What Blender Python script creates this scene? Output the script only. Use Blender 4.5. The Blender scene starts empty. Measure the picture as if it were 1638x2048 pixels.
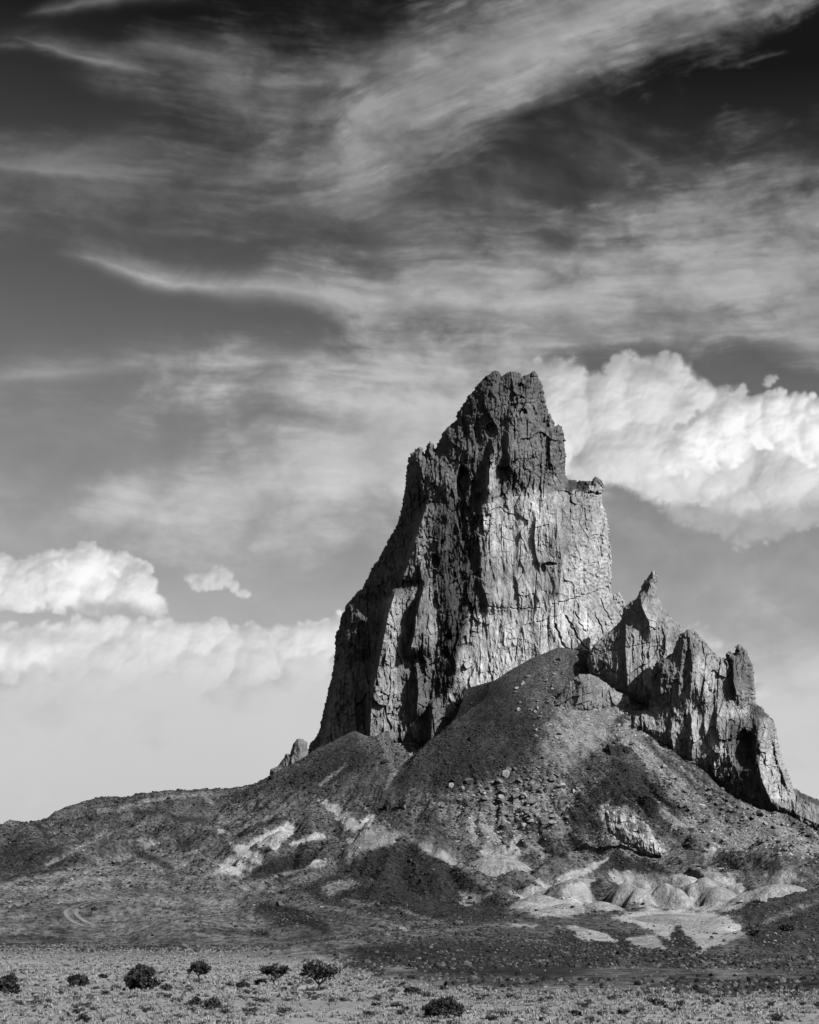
import bpy, math, random
import numpy as np

# ------------------------------------------------------------------ camera
F_PX = 3600.0                       # focal length in photo pixels
CXP, CYP, HORIZON = 819.0, 1024.0, 1840.0
CAM_H = 5.0
PITCH = math.atan((HORIZON - CYP) / F_PX)
SP, CP = math.sin(PITCH), math.cos(PITCH)
sc = bpy.context.scene
col = sc.collection
cam_d = bpy.data.cameras.new("camera")
cam_d.sensor_fit = 'VERTICAL'
cam_d.sensor_height = 36.0
cam_d.lens = 36.0 * F_PX / 2048.0
cam_d.clip_start = 0.5
cam_d.clip_end = 200000.0
cam = bpy.data.objects.new("camera", cam_d)
col.objects.link(cam)
cam.location = (0, 0, CAM_H)
cam.rotation_euler = (math.pi / 2 + PITCH, 0, 0)
sc.camera = cam

# ------------------------------------------------------------------ light
SUN_EL, SUN_AZ = math.radians(36.0), math.radians(40.0)     # azimuth: from +X (right) towards the camera
SUN = (math.cos(SUN_AZ) * math.cos(SUN_EL), -math.sin(SUN_AZ) * math.cos(SUN_EL), math.sin(SUN_EL))
sun_d = bpy.data.lights.new("sun", 'SUN')
sun_d.energy = 5.0
sun_d.angle = math.radians(0.53)
sun_d.color = (1.0, 1.0, 1.0)       # the photograph is black and white
sun_o = bpy.data.objects.new("sun", sun_d)
col.objects.link(sun_o)
from mathutils import Vector
sun_o.rotation_euler = Vector(SUN).to_track_quat('Z', 'Y').to_euler()
sun_o.location = (300, -200, 400)
sc.view_settings.view_transform = 'Standard'
sc.view_settings.look = 'None'
sc.view_settings.exposure = 0.0
sc.view_settings.gamma = 1.0
sc.cycles.max_bounces = 4
sc.cycles.diffuse_bounces = 0

# ------------------------------------------------------------------ numeric helpers
def ray_point(px, py, Y):
    """world point seen at photo pixel (px, py) when it stands Y metres in front of the camera"""
    u = (px - CXP) / F_PX
    v = (CYP - py) / F_PX
    dy = CP - v * SP
    dz = SP + v * CP
    k = Y / dy
    return u * k, Y + 0 * k, CAM_H + dz * k

def project(X, Y, Z):
    z = Z - CAM_H
    d = Y * CP + z * SP
    v = -Y * SP + z * CP
    d = np.maximum(d, 1e-3)
    return CXP + F_PX * X / d, CYP - F_PX * v / d

_PERM = np.random.RandomState(11).permutation(4096).astype(np.int32)
def _hash(ix, iy, seed):
    """table hash -> 0..4095"""
    k = _PERM[(ix + int(seed) * 131) & 4095]
    k = _PERM[(k + iy) & 4095]
    return _PERM[(k + int(seed) * 17 + (ix >> 12)) & 4095]

def rnd(ix, iy, seed):
    return (_hash(ix, iy, seed) / np.float32(4095.0)).astype(np.float32)

_GX = np.cos(np.arange(4096) * 2 * np.pi / 64 + .1).astype(np.float32)
_GY = np.sin(np.arange(4096) * 2 * np.pi / 64 + .1).astype(np.float32)
def perlin(x, y, seed=0):
    xf, yf = np.floor(x), np.floor(y)
    ix, iy = xf.astype(np.int32), yf.astype(np.int32)
    fx, fy = (x - xf).astype(np.float32), (y - yf).astype(np.float32)
    u = fx * fx * fx * (fx * (fx * 6 - 15) + 10)
    v = fy * fy * fy * (fy * (fy * 6 - 15) + 10)
    s0 = int(seed) * 131; s1 = int(seed) * 17
    A0 = _PERM[(ix + s0) & 4095]; A1 = _PERM[(ix + 1 + s0) & 4095]
    def g(k, a, b):
        k = _PERM[(_PERM[(k + iy + b) & 4095] + s1) & 4095]
        return _GX[k] * (fx - a) + _GY[k] * (fy - b)
    n0 = g(A0, 0, 0); n0 = n0 + u * (g(A1, 1, 0) - n0)
    n1 = g(A0, 0, 1); n1 = n1 + u * (g(A1, 1, 1) - n1)
    return (n0 + v * (n1 - n0)) * np.float32(1.5)

def fbm(x, y, seed=0, octv=4, gain=.5, lac=2.03):
    s = 0; a = 1; t = 0
    for o in range(octv):
        s = s + a * perlin(x, y, seed + o * 17); t += a
        a *= gain; x = x * lac + 13.7; y = y * lac + 7.3
    return s / t

def ridged(x, y, seed=0, octv=4, gain=.5, lac=2.03):
    s = 0; a = 1; t = 0
    for o in range(octv):
        s = s + a * (1 - 2 * np.abs(perlin(x, y, seed + o * 17))); t += a
        a *= gain; x = x * lac + 13.7; y = y * lac + 7.3
    return s / t

def facets(x, y, seed):
    """angular cells: every cell is a small tilted plane; returns (height -1..1, distance to cell edge)"""
    xf, yf = np.floor(x).astype(np.int64), np.floor(y).astype(np.int64)
    best = np.full(x.shape, 9.0); sec = np.full(x.shape, 9.0); hgt = np.zeros(x.shape)
    for a in (-1, 0, 1):
        for b in (-1, 0, 1):
            cx, cy = xf + a, yf + b
            qx = cx + rnd(cx, cy, seed); qy = cy + rnd(cx, cy, seed + 1)
            dx, dy = x - qx, y - qy
            d = np.maximum(np.abs(dx), np.abs(dy)) * .5 + .5 * np.sqrt(dx * dx + dy * dy)
            h = (rnd(cx, cy, seed + 2) - .5) * 1.0 + dx * (rnd(cx, cy, seed + 3) - .5) * 1.6 + dy * (rnd(cx, cy, seed + 4) - .5) * 1.0
            near = d < best
            sec = np.where(near, best, np.minimum(sec, d))
            hgt = np.where(near, h, hgt)
            best = np.where(near, d, best)
    return hgt, sec - best

def sstep(a, b, x):
    t = np.clip((x - a) / (b - a), 0, 1)
    return t * t * (3 - 2 * t)

def poly_sd(x, y, poly):
    """signed distance to a polygon, positive inside"""
    P = np.array(poly, float); n = len(P)
    best = np.full(x.shape, 1e18); ins = np.zeros(x.shape, bool)
    for i in range(n):
        ax, ay = P[i]; bx, by = P[(i + 1) % n]
        ex, ey = bx - ax, by - ay
        t = np.clip(((x - ax) * ex + (y - ay) * ey) / (ex * ex + ey * ey + 1e-9), 0, 1)
        d = (x - ax - t * ex) ** 2 + (y - ay - t * ey) ** 2
        best = np.minimum(best, d)
        if ay != by:
            c = ((ay > y) != (by > y)) & (x < ex * (y - ay) / (by - ay) + ax)
            ins ^= c
    d = np.sqrt(best)
    return np.where(ins, d, -d)

def line_dist(x, y, pts):
    P = np.array(pts, float)
    best = np.full(x.shape, 1e18); par = np.zeros(x.shape)
    n = len(P) - 1
    for i in range(n):
        ax, ay = P[i, :2]; bx, by = P[i + 1, :2]
        ex, ey = bx - ax, by - ay
        t = np.clip(((x - ax) * ex + (y - ay) * ey) / (ex * ex + ey * ey + 1e-9), 0, 1)
        d = (x - ax - t * ex) ** 2 + (y - ay - t * ey) ** 2
        par = np.where(d < best, i + t, par)
        best = np.minimum(best, d)
    return np.sqrt(best), par

def lin(s):
    s = np.asarray(s, float)
    return np.where(s <= .04045, s / 12.92, ((np.maximum(s, 0) + .055) / 1.055) ** 2.4)

# ------------------------------------------------------------------ mesh helpers
def build_mesh(name, V, quads=None, tris=None, attrs=None, mat=None, smooth=False):
    me = bpy.data.meshes.new(name)
    V = np.asarray(V, np.float32)
    nq = 0 if quads is None else len(quads)
    nt = 0 if tris is None else len(tris)
    me.vertices.add(len(V))
    me.vertices.foreach_set('co', V.ravel())
    loops = []
    if nq: loops.append(np.asarray(quads, np.int32).ravel())
    if nt: loops.append(np.asarray(tris, np.int32).ravel())
    L = np.concatenate(loops)
    me.loops.add(len(L))
    me.loops.foreach_set('vertex_index', L)
    me.polygons.add(nq + nt)
    starts = np.concatenate([np.arange(nq) * 4, nq * 4 + np.arange(nt) * 3]).astype(np.int32)
    me.polygons.foreach_set('loop_start', starts)
    if smooth:
        me.polygons.foreach_set('use_smooth', np.ones(nq + nt, bool))
    else:
        me.polygons.foreach_set('use_smooth', np.zeros(nq + nt, bool))
    me.update(calc_edges=True)
    me.validate()
    for k, a in (attrs or {}).items():
        at = me.attributes.new(k, 'FLOAT', 'POINT')
        at.data.foreach_set('value', np.asarray(a, np.float32))
    if mat: me.materials.append(mat)
    return me

def link(name, me, loc=(0, 0, 0), parent=None):
    o = bpy.data.objects.new(name, me)
    col.objects.link(o)
    o.location = loc
    if parent: o.parent = parent
    return o

def tag(o, label=None, cat=None, group=None, kind=None):
    if label: o['label'] = label
    if cat: o['category'] = cat
    if group: o['group'] = group
    if kind: o['kind'] = kind
    return o

# ------------------------------------------------------------------ materials (all neutral greys: a monochrome picture)
def new_mat(name):
    m = bpy.data.materials.new(name); m.use_nodes = True
    nt = m.node_tree
    b = nt.nodes['Principled BSDF']
    b.inputs['Roughness'].default_value = .95
    b.inputs['Specular IOR Level'].default_value = .12
    return m, nt, b

def stone_mat(name, scale_a, scale_b, lo, hi, bump_s, bump_d, stretch=(1, 1, 1), speck=None, attr='alb', const=None):
    m, nt, b = new_mat(name)
    N, L = nt.nodes, nt.links
    tc = N.new('ShaderNodeTexCoord')
    mp = N.new('ShaderNodeMapping'); mp.inputs['Scale'].default_value = stretch
    L.new(tc.outputs['Object'], mp.inputs['Vector'])
    if const is None:
        at = N.new('ShaderNodeAttribute'); at.attribute_name = attr
        base = at.outputs['Fac']
    else:
        v = N.new('ShaderNodeValue'); v.outputs[0].default_value = const
        base = v.outputs[0]
    def noise(s, det, rough=.6):
        n = N.new('ShaderNodeTexNoise'); n.inputs['Scale'].default_value = s
        n.inputs['Detail'].default_value = det; n.inputs['Roughness'].default_value = rough
        L.new(mp.outputs['Vector'], n.inputs['Vector'])
        return n.outputs['Fac']
    def rng(f, a, b_, c, d):
        r = N.new('ShaderNodeMapRange'); L.new(f, r.inputs['Value'])
        for i, q in enumerate((a, b_, c, d)): r.inputs[i + 1].default_value = q
        return r.outputs['Result']
    def mul(a, b_):
        r = N.new('ShaderNodeMath'); r.operation = 'MULTIPLY'
        L.new(a, r.inputs[0]); L.new(b_, r.inputs[1]); return r.outputs[0]
    f = mul(base, rng(noise(scale_a, 6), .3, .7, lo, hi))
    f = mul(f, rng(noise(scale_b, 5, .7), .3, .7, lo, hi))
    if speck:
        sp = rng(noise(speck[0], 3, .6), speck[1], speck[2], speck[3], speck[4])
        mx = N.new('ShaderNodeMix'); mx.data_type = 'FLOAT'      # clean pale earth carries fewer dark specks
        L.new(rng(base, .14, .30, 1.0, .22), mx.inputs[0]); mx.inputs[2].default_value = 1.0
        L.new(sp, mx.inputs[3])
        f = mul(f, mx.outputs[0])
    cmb = N.new('ShaderNodeCombineColor')
    for i in range(3): L.new(f, cmb.inputs[i])
    L.new(cmb.outputs[0], b.inputs['Base Color'])
    if bump_d:
        bp = N.new('ShaderNodeBump'); bp.inputs['Distance'].default_value = bump_d
        bp.inputs['Strength'].default_value = 1.0
        L.new(noise(bump_s, 8, .65), bp.inputs['Height'])
        L.new(bp.outputs['Normal'], b.inputs['Normal'])
    return m

M_ROCK = stone_mat('tower_rock', .05, .45, .66, 1.34, 1.4, .7, (1, 1, .5))
M_HILL = stone_mat('stony_hillside', .03, .28, .72, 1.32, .8, 1.4, speck=(.62, .34, .66, .38, 1.75))
M_PLAIN = stone_mat('sandy_plain', .05, .8, .8, 1.22, 2.5, .12, speck=(3.0, .35, .65, .45, 1.5))
M_BOULDER = stone_mat('boulder_stone', .4, 2.0, .75, 1.25, 2.0, .3, const=.17)
M_PALEB = stone_mat('pale_boulder_stone', .4, 2.0, .75, 1.25, 2.0, .3, const=.32)
M_SCREE = stone_mat('scree_stone', .1, 2.0, .8, 1.2, 2.0, 0)
M_TRACK = stone_mat('dirt_track_sand', .2, 2.0, .85, 1.15, 2.0, .05, const=.2)

def leaf_mat(name, v, scale=1.5, lo=.6, hi=1.5):
    return stone_mat(name, scale, scale * 5, lo, hi, 1, 0, const=v)
M_JUNIPER = leaf_mat('juniper_foliage', .055)
M_BARK = leaf_mat('juniper_bark', .07, 4)
M_SAGE = leaf_mat('sagebrush_foliage', .07)
M_GRASS = leaf_mat('dry_grass_blades', .44, .15, .75, 1.25)
M_SCRUB = stone_mat('hill_scrub', .1, 2.0, .8, 1.25, 1, 0)

# ------------------------------------------------------------------ world: Nishita sky seen through a red filter + clouds
def build_world():
    w = bpy.data.worlds.new("World"); sc.world = w
    w.use_nodes = True
    nt = w.node_tree; N, L = nt.nodes, nt.links
    for n in list(N): N.remove(n)
    out = N.new('ShaderNodeOutputWorld'); bg = N.new('ShaderNodeBackground')
    L.new(bg.outputs[0], out.inputs[0])
    sky = N.new('ShaderNodeTexSky'); sky.sky_type = 'NISHITA'; sky.sun_disc = False
    sky.sun_elevation = SUN_EL
    # sky node: rotation 0 = sun at +Y, clockwise seen from above
    sky.sun_rotation = math.atan2(SUN[0], SUN[1])
    sky.air_density = 1.0; sky.dust_density = .6; sky.ozone_density = 2.0
    sep = N.new('ShaderNodeSeparateColor'); L.new(sky.outputs[0], sep.inputs[0])
    def math_(op, a, b=None, c=None):
        m = N.new('ShaderNodeMath'); m.operation = op
        for i, q in enumerate((a, b, c)):
            if q is None: continue
            if isinstance(q, (int, float)): m.inputs[i].default_value = q
            else: L.new(q, m.inputs[i])
        return m.outputs[0]
    # red filter; film response steepens the fall-off towards the zenith
    red = math_('MULTIPLY', sep.outputs[0], .1)
    clear = math_('MULTIPLY', math_('MAXIMUM', math_('SUBTRACT', red, .1065), .0045), 1.95)
    clear = math_('MINIMUM', clear, .50)
    # direction -> azimuth, elevation -> cloud map
    tc = N.new('ShaderNodeTexCoord')
    sx = N.new('ShaderNodeSeparateXYZ'); L.new(tc.outputs['Generated'], sx.inputs[0])
    az = math_('ARCTAN2', sx.outputs[0], sx.outputs[1])
    el = math_('ARCSINE', sx.outputs[2])
    u = math_('MULTIPLY_ADD', az, 1 / (2 * AZ_MAX), .5)
    v = math_('MULTIPLY_ADD', el, 1 / (EL_1 - EL_0), -EL_0 / (EL_1 - EL_0))
    cm = N.new('ShaderNodeCombineXYZ'); L.new(u, cm.inputs[0]); L.new(v, cm.inputs[1])
    img = cloud_image()
    ti = N.new('ShaderNodeTexImage'); ti.image = img; ti.extension = 'CLIP'; ti.interpolation = 'Cubic'
    L.new(cm.outputs[0], ti.inputs['Vector'])
    sc2 = N.new('ShaderNodeSeparateColor'); L.new(ti.outputs['Color'], sc2.inputs[0])
    bright, alpha = sc2.outputs[0], sc2.outputs[1]
    keep = math_('SUBTRACT', 1.0, alpha)
    tot = math_('ADD', math_('MULTIPLY', clear, keep), bright)      # brightness is stored premultiplied
    cc = N.new('ShaderNodeCombineColor')
    for i in range(3): L.new(tot, cc.inputs[i])
    L.new(cc.outputs[0], bg.inputs[0])
    bg.inputs[1].default_value = 1.0

AZ_MAX = math.radians(19.0)
EL_0, EL_1 = math.radians(-1.0), math.radians(34.0)

def cloud_image():
    W, H = 1400, 1290
    az = (np.arange(W) + .5) / W * 2 * AZ_MAX - AZ_MAX
    el = (np.arange(H) + .5) / H * (EL_1 - EL_0) + EL_0
    A, E = np.meshgrid(az, el)
    X, Y = project(np.sin(A) * np.cos(E), np.cos(A) * np.cos(E), np.sin(E) + CAM_H)
    keep = np.ones_like(X); acc = np.zeros_like(X)
    def over(alpha, srgb):
        nonlocal keep, acc
        alpha = np.clip(alpha, 0, 1)
        acc = acc * (1 - alpha) + lin(srgb) * alpha
        keep = keep * (1 - alpha)
    # --- flow-aligned wisps
    wx = X + 50 * fbm(X / 320, Y / 200, 3, 4)
    wy = Y + 26 * fbm(X / 420 + 5, Y / 300, 9, 2) + 5 * fbm(X / 60, Y / 50, 12, 4, .6)
    def streaks(slope, sx, sy, seed, curve=0.0):
        t = wy - slope * wx + curve * (wx - 700) ** 2
        return .62 * fbm(wx / sx, t / sy, seed, 6, .52) + .38 * fbm(wx / (sx * .5), t / (sy * 3), seed + 7, 5, .55)
    st1 = streaks(.06, 300, 42, 21, 1.0e-4)
    st2 = streaks(-.38, 260, 70, 31)
    st3 = streaks(.28, 180, 60, 41)
    def fibres(slope, sx, sy, seed, curve=0.0):
        # bundles of fine threads of uneven length inside soft feathered sheets
        t = wy - slope * wx + curve * (wx - 700) ** 2
        a = fbm(wx / sx, t / (sy * 2.6), seed, 5, .55)
        b = fbm(wx / (sx * .8), t / sy, seed + 1, 5, .6)
        c = fbm(wx / 130, wy / 80, seed + 2, 5, .6)
        d = ridged(wx / (sx * .9) + 9, t / (sy * .75), seed + 4, 4, .55) - .1
        return .46 * a + .34 * b * np.clip(.7 + 1.6 * c, 0, 1.4) + .16 * d * np.clip(.5 + 2 * c, 0, 1.3) + .36 * c
    fib = fibres(.05, 260, 26, 81, .8e-4); fib2 = fibres(-.36, 240, 34, 91); fib3 = fibres(-.12, 200, 30, 95)
    soft = fbm(wx / 160, wy / 110, 51, 5, .55)
    tuft = fbm((wx + .8 * wy) / 34 + 2 * fbm(wx / 140, wy / 140, 63, 2), wy / 130, 61, 5, .62) * np.clip(.5 + 1.6 * fbm(wx / 170, wy / 300, 65, 2), 0, 1.4)
    def stroke(pts, up, dn, a, br, st, k=.5, endfade=.18, tf=0.0):
        """a filament of cirrus: pts run along it, soft upwards, firmer downwards"""
        P = np.array(pts, float)
        yc = np.interp(wx, P[:, 0], P[:, 1])
        fr = np.clip((wx - P[0, 0]) / (P[-1, 0] - P[0, 0]), -1, 2)
        fade = sstep(-.02, endfade, fr) * sstep(-.02, endfade, 1 - fr)
        g = np.interp(fr, np.linspace(0, 1, 5), [.55, .8, 1, 1, .9])
        d = wy - yc
        d = np.where(d < 0, d / (up * g), d / (dn * g)) + tf * tuft * (d < 0)
        prof = np.exp(-np.abs(d) ** 1.35)
        over(a * fade * prof * np.clip(1 - k + k * (1.5 * st + .45) * 1.6, 0, 1.5), br)
    def box(poly, pad):
        P = np.array(poly)
        m = (X > P[:, 0].min() - pad) & (X < P[:, 0].max() + pad) & (Y > P[:, 1].min() - pad) & (Y < P[:, 1].max() + pad)
        r = np.where(m.any(1))[0]; c = np.where(m.any(0))[0]
        return (slice(r[0], r[-1] + 1), slice(c[0], c[-1] + 1))
    def over_at(sl, alpha, srgb):
        alpha = np.clip(alpha, 0, 1)
        acc[sl] = acc[sl] * (1 - alpha) + lin(srgb) * alpha
        keep[sl] = keep[sl] * (1 - alpha)
    def mass(poly, softness, a, br, st, k=.6):
        sl = box(poly, softness * 2 + 90)
        sd = poly_sd(wx[sl], wy[sl], poly)
        d = sd / softness + 1.4 * st[sl]
        over_at(sl, a * sstep(-.85, 1.1, d) * np.clip(1 - k + k * (1.6 * st[sl] + .55) * 1.3, 0, 1.4), br)
    # --- thin general veil, thicker towards the horizon
    over(.30 * sstep(500, 1500, Y) * np.clip(.7 + .9 * soft, 0, 1.5), .78)
    # --- high cirrus, left
    stroke([(-80, 90), (60, 92), (200, 135), (400, 165), (560, 166), (860, 128)], 34, 12, .36, .58, fib, .85)
    stroke([(30, 70), (80, 95), (180, 130), (330, 158)], 7, 6, .30, .6, st1, .3)
    stroke([(120, 150), (400, 215), (700, 245), (900, 225)], 60, 30, .20, .55, fib, .95)
    stroke([(250, 90), (400, 120), (600, 150), (760, 120)], 30, 20, .25, .58, fib, .9)
    stroke([(40, 25), (140, 24), (250, 10), (420, -25)], 16, 10, .40, .58, fib2, .6)
    stroke([(-150, 322), (0, 330), (150, 352), (400, 370), (560, 358), (720, 335)], 46, 10, .34, .60, fib, .8)
    stroke([(-20, 324), (60, 342), (180, 356), (300, 362)], 9, 6, .28, .62, st1, .4)
    stroke([(-150, 330), (100, 330), (180, 315), (290, 290), (340, 260)], 30, 36, .22, .58, fib2, .7)
    stroke([(-200, 405), (0, 415), (250, 448), (470, 485), (640, 470)], 60, 8, .24, .52, fib, .8)
    mass([(-200, 340), (900, 300), (900, 470), (-200, 440)], 110, .30, .50, fib, .95)
    mass([(330, 120), (800, 60), (980, 200), (760, 330), (480, 330)], 130, .30, .54, fib, .9)
    # --- big diagonal plume, upper right: bright core, ragged lower edge, long fibres
    mass([(520, 350), (760, 170), (900, 40), (1050, -80), (1700, -80), (1500, 15), (1250, 130), (1060, 205), (900, 280), (760, 400)], 90, .58, .66, fib2, .75)
    mass([(820, 280), (900, 170), (1060, 70), (1250, -60), (1560, -60), (1300, 60), (1120, 150), (980, 230)], 70, .34, .72, st2, .7)
    stroke([(780, 285), (900, 235), (1030, 175), (1160, 105), (1330, 35), (1560, -40)], 44, 26, .40, .72, fib2, .75)
    stroke([(960, 160), (1060, 120), (1200, 60), (1400, 0)], 30, 26, .30, .74, fib2, .8)
    stroke([(700, 120), (860, 105), (1000, 80), (1300, 0)], 40, 40, .26, .64, fib3, .85)
    mass([(700, 300), (1000, 420), (1100, 520), (900, 560), (600, 420)], 110, .28, .52, st3, .9)
    mass([(1000, 260), (1300, 260), (1250, 480), (1000, 440)], 120, .14, .5, st3, .9)
    # --- right mass
    mass([(1240, 345), (1400, 335), (1520, 330), (1800, 300), (1800, 560), (1400, 520), (1250, 430)], 110, .48, .60, fib3, .9)
    mass([(1300, 420), (1500, 370), (1700, 400), (1700, 540), (1400, 510)], 80, .42, .66, fib3, .8)
    mass([(1000, 520), (1200, 480), (1500, 500), (1700, 520), (1700, 620), (1200, 620)], 70, .34, .72, fib, .7)
    stroke([(1230, 290), (1330, 335), (1450, 350), (1560, 340)], 16, 26, .25, .56, fib, .7)
    mass([(1440, 240), (1540, 255), (1600, 300), (1560, 330), (1480, 290)], 40, .22, .5, st2, .95)
    # --- broad band across the middle
    mass([(600, 570), (900, 500), (1200, 450), (1450, 470), (1800, 440), (1800, 690), (1400, 655), (1150, 650), (900, 650), (700, 620)], 95, .60, .69, fib, .75)
    stroke([(110, 508), (180, 520), (300, 548), (450, 575), (640, 590), (820, 600), (1000, 610), (1250, 600)], 26, 17, .72, .72, fib, .5, .10, .6)
    stroke([(400, 590), (700, 605), (900, 635), (1100, 665), (1300, 640)], 30, 22, .36, .66, fib, .7)
    stroke([(900, 560), (1150, 590), (1400, 585), (1700, 600)], 60, 36, .42, .75, fib, .7)
    stroke([(1050, 640), (1250, 645), (1450, 650), (1638, 690), (1800, 640)], 22, 22, .28, .62, fib3, .75)
    mass([(1520, 600), (1700, 560), (1700, 690), (1600, 690)], 50, .35, .66, st2, .75)
    mass([(540, 440), (760, 420), (900, 500), (700, 540)], 80, .22, .5, fib, .9)
    # --- lower veil left of the tower
    stroke([(-200, 765), (0, 745), (250, 728), (500, 738), (720, 714), (1000, 726)], 36, 20, .45, .68, fib, .8)
    mass([(330, 760), (700, 735), (1060, 690), (1120, 960), (760, 1075), (520, 1075), (260, 1085), (200, 1010), (480, 920), (640, 850), (520, 790)], 100, .74, .81, .6 * soft + .7 * fib, .5)
    mass([(700, 640), (1060, 640), (1100, 740), (900, 800), (720, 740)], 80, .50, .74, fib, .7)
    stroke([(180, 1000), (380, 985), (600, 940), (800, 880)], 50, 60, .35, .78, fib2, .8)
    mass([(-200, 790), (250, 780), (420, 850), (200, 900), (-200, 900)], 120, .24, .62, fib, .95)
    mass([(-200, 980), (200, 1000), (300, 1080), (-200, 1090)], 90, .26, .72, soft, .8)
    mass([(1250, 1060), (1640, 1080), (1800, 1200), (1300, 1180)], 90, .25, .68, soft, .8)
    # --- haze bank near the horizon
    over(sstep(1250, 1450, Y + 110 * soft) * .74, .825 + .06 * soft)
    mass([(-200, 1560), (500, 1480), (640, 1540), (500, 1680), (-200, 1700)], 90, .30, .72, soft, .8)
    mass([(-200, 1380), (700, 1340), (760, 1500), (-200, 1560)], 90, .45, .80, soft, .8)
    mass([(1500, 1260), (1800, 1240), (1800, 1640), (1560, 1600), (1500, 1420)], 80, .5, .80, soft, .6)
    # --- cumulus: heaps of puffs of many sizes, lit from the upper right
    qx = X + 16 * fbm(X / 55, Y / 48, 71, 6, .58)
    qy = Y + 16 * fbm(X / 55 + 9, Y / 48, 73, 6, .58)
    def blur(a, n):
        for _ in range(n):
            a = np.pad(a, 1, mode='edge')
            a = (a[:-2] + 2 * a[1:-1] + a[2:]) / 4
            a = (a[:, :-2] + 2 * a[:, 1:-1] + a[:, 2:]) / 4
        return a
    pxs = X[0, 1] - X[0, 0]
    def cumulus(poly, seed, rmax, n, lo, hi, a=1.0, base=None, soft_edge=.42, smooth=3, dim=0.0):
        rs = np.random.RandomState(seed)
        P = np.array(poly, float)
        sl = box(poly, 50)
        x, y = qx[sl], qy[sl]
        cx = rs.uniform(P[:, 0].min(), P[:, 0].max(), n * 6); cy = rs.uniform(P[:, 1].min(), P[:, 1].max(), n * 6)
        sd = poly_sd(cx, cy, poly)
        k = np.where(sd > 3)[0][:n]
        cx, cy, sd = cx[k], cy[k], sd[k]
        r = np.clip(sd * rs.uniform(.8, 1.1, len(k)) + 5, 7, rmax * rs.uniform(.35, 1.0, len(k)) ** 1.3 + 3)
        z0 = np.minimum(sd, rmax * 1.3) * rs.uniform(.55, 1.0, len(k))
        Hh = np.zeros(x.shape); C = np.full(x.shape, -1.0)
        xa, ya = X[sl][0], Y[sl][:, 0]
        for q in range(len(k)):
            c0, c1 = np.searchsorted(xa, [cx[q] - r[q] - 26, cx[q] + r[q] + 26])
            rr = np.where(np.abs(ya - cy[q]) < r[q] + 26)[0]
            if len(rr) == 0 or c1 <= c0: continue
            w = (slice(rr[0], rr[-1] + 1), slice(c0, c1))
            d2 = (x[w] - cx[q]) ** 2 + (y[w] - cy[q]) ** 2
            Hh[w] = np.maximum(Hh[w], (z0[q] + np.sqrt(np.maximum(r[q] ** 2 - d2, 0))) * (d2 < r[q] ** 2))
            C[w] = np.maximum(C[w], 1 - np.sqrt(d2) / r[q])
        al = sstep(0, soft_edge, blur(np.maximum(C, 0), 1) * (1 + 1.0 * fbm(X[sl] / 26, Y[sl] / 22, seed + 5, 5, .6)) + .06 * soft[sl])
        sdh = poly_sd(x, y, poly) + 7 * fbm(X[sl] / 20, Y[sl] / 17, seed + 6, 5, .62)
        al = np.maximum(al, sstep(1, 22, sdh)) * sstep(-13, 5, sdh)
        if base is not None:            # softer, ragged lower side
            al = al * sstep(base[1], base[0], Y[sl] + 80 * soft[sl])
        big = blur(Hh, smooth * 7); mid = blur(Hh, max(1, smooth // 2))
        Hs = .60 * big + .40 * mid + 5.0 * fbm(x / 30, y / 25, seed, 6, .58)
        Hs = blur(Hs, 2)
        gy, gx = np.gradient(Hs)
        gx = gx / pxs; gy = -gy / pxs           # rows grow upwards in the picture
        nl = (-gx * .50 + -gy * -.0 + gy * -.62 * 1.0 + .60) / np.sqrt(1 + gx * gx + gy * gy)
        nl = (nl + .35) / 1.35
        br = lo + (hi - lo) * np.clip(nl, 0, 1) + .09 * soft[sl] + .05 * fbm(x / 90, y / 60, seed + 9, 4) - dim * sstep(P[:, 1].min(), P[:, 1].max(), Y[sl])
        over_at(sl, a * al, np.clip(br, 0, 1.0))
    R1 = [(1060, 722), (1120, 709), (1150, 711), (1168, 734), (1200, 735), (1222, 710), (1262, 704), (1300, 704), (1332, 697), (1362, 711),
          (1395, 738), (1420, 766), (1462, 768), (1490, 766), (1506, 790), (1660, 800), (1800, 830), (1800, 1030), (1640, 1060), (1540, 1066), (1440, 1050), (1345, 1040),
          (1312, 1012), (1282, 1012), (1240, 980), (1150, 970), (1060, 960), (1000, 860), (1010, 760)]
    cumulus(R1, 101, 70, 260, .66, .95, .97, (970, 1080), .55, 8, .05)
    R2 = [(1300, 900), (1350, 850), (1400, 815), (1440, 790), (1520, 788), (1556, 776), (1590, 786), (1640, 788), (1800, 786), (1800, 970), (1600, 930), (1560, 900), (1520, 896), (1480, 935), (1400, 960), (1330, 950)]
    cumulus(R2, 181, 34, 260, .70, 1.05, .95, None, .6, 3)
    cumulus([(1580, 860), (1640, 810), (1800, 800), (1800, 990), (1660, 960), (1600, 920)], 221, 30, 120, .80, 1.06, .9, None, .6, 3)
    cumulus([(1200, 900), (1300, 860), (1420, 920), (1500, 970), (1400, 1020), (1290, 1000), (1230, 960)], 201, 34, 90, .70, .96, .45, None, .9, 4)
    cumulus([(1280, 985), (1330, 1000), (1450, 1020), (1600, 1010), (1700, 1030), (1540, 1090), (1480, 1110), (1430, 1070), (1340, 1050)], 241, 26, 120, .62, .76, .5, None, .9, 4)
    cumulus([(1519, 770), (1530, 752), (1545, 742), (1562, 750), (1550, 766), (1530, 776)], 261, 9, 40, .58, .80, .75, None, .9, 2)
    cumulus([(1370, 1262), (1385, 1240), (1410, 1255), (1450, 1290), (1490, 1310), (1560, 1400), (1400, 1400)], 281, 30, 80, .68, .84, .65, None, .9, 4)
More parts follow.
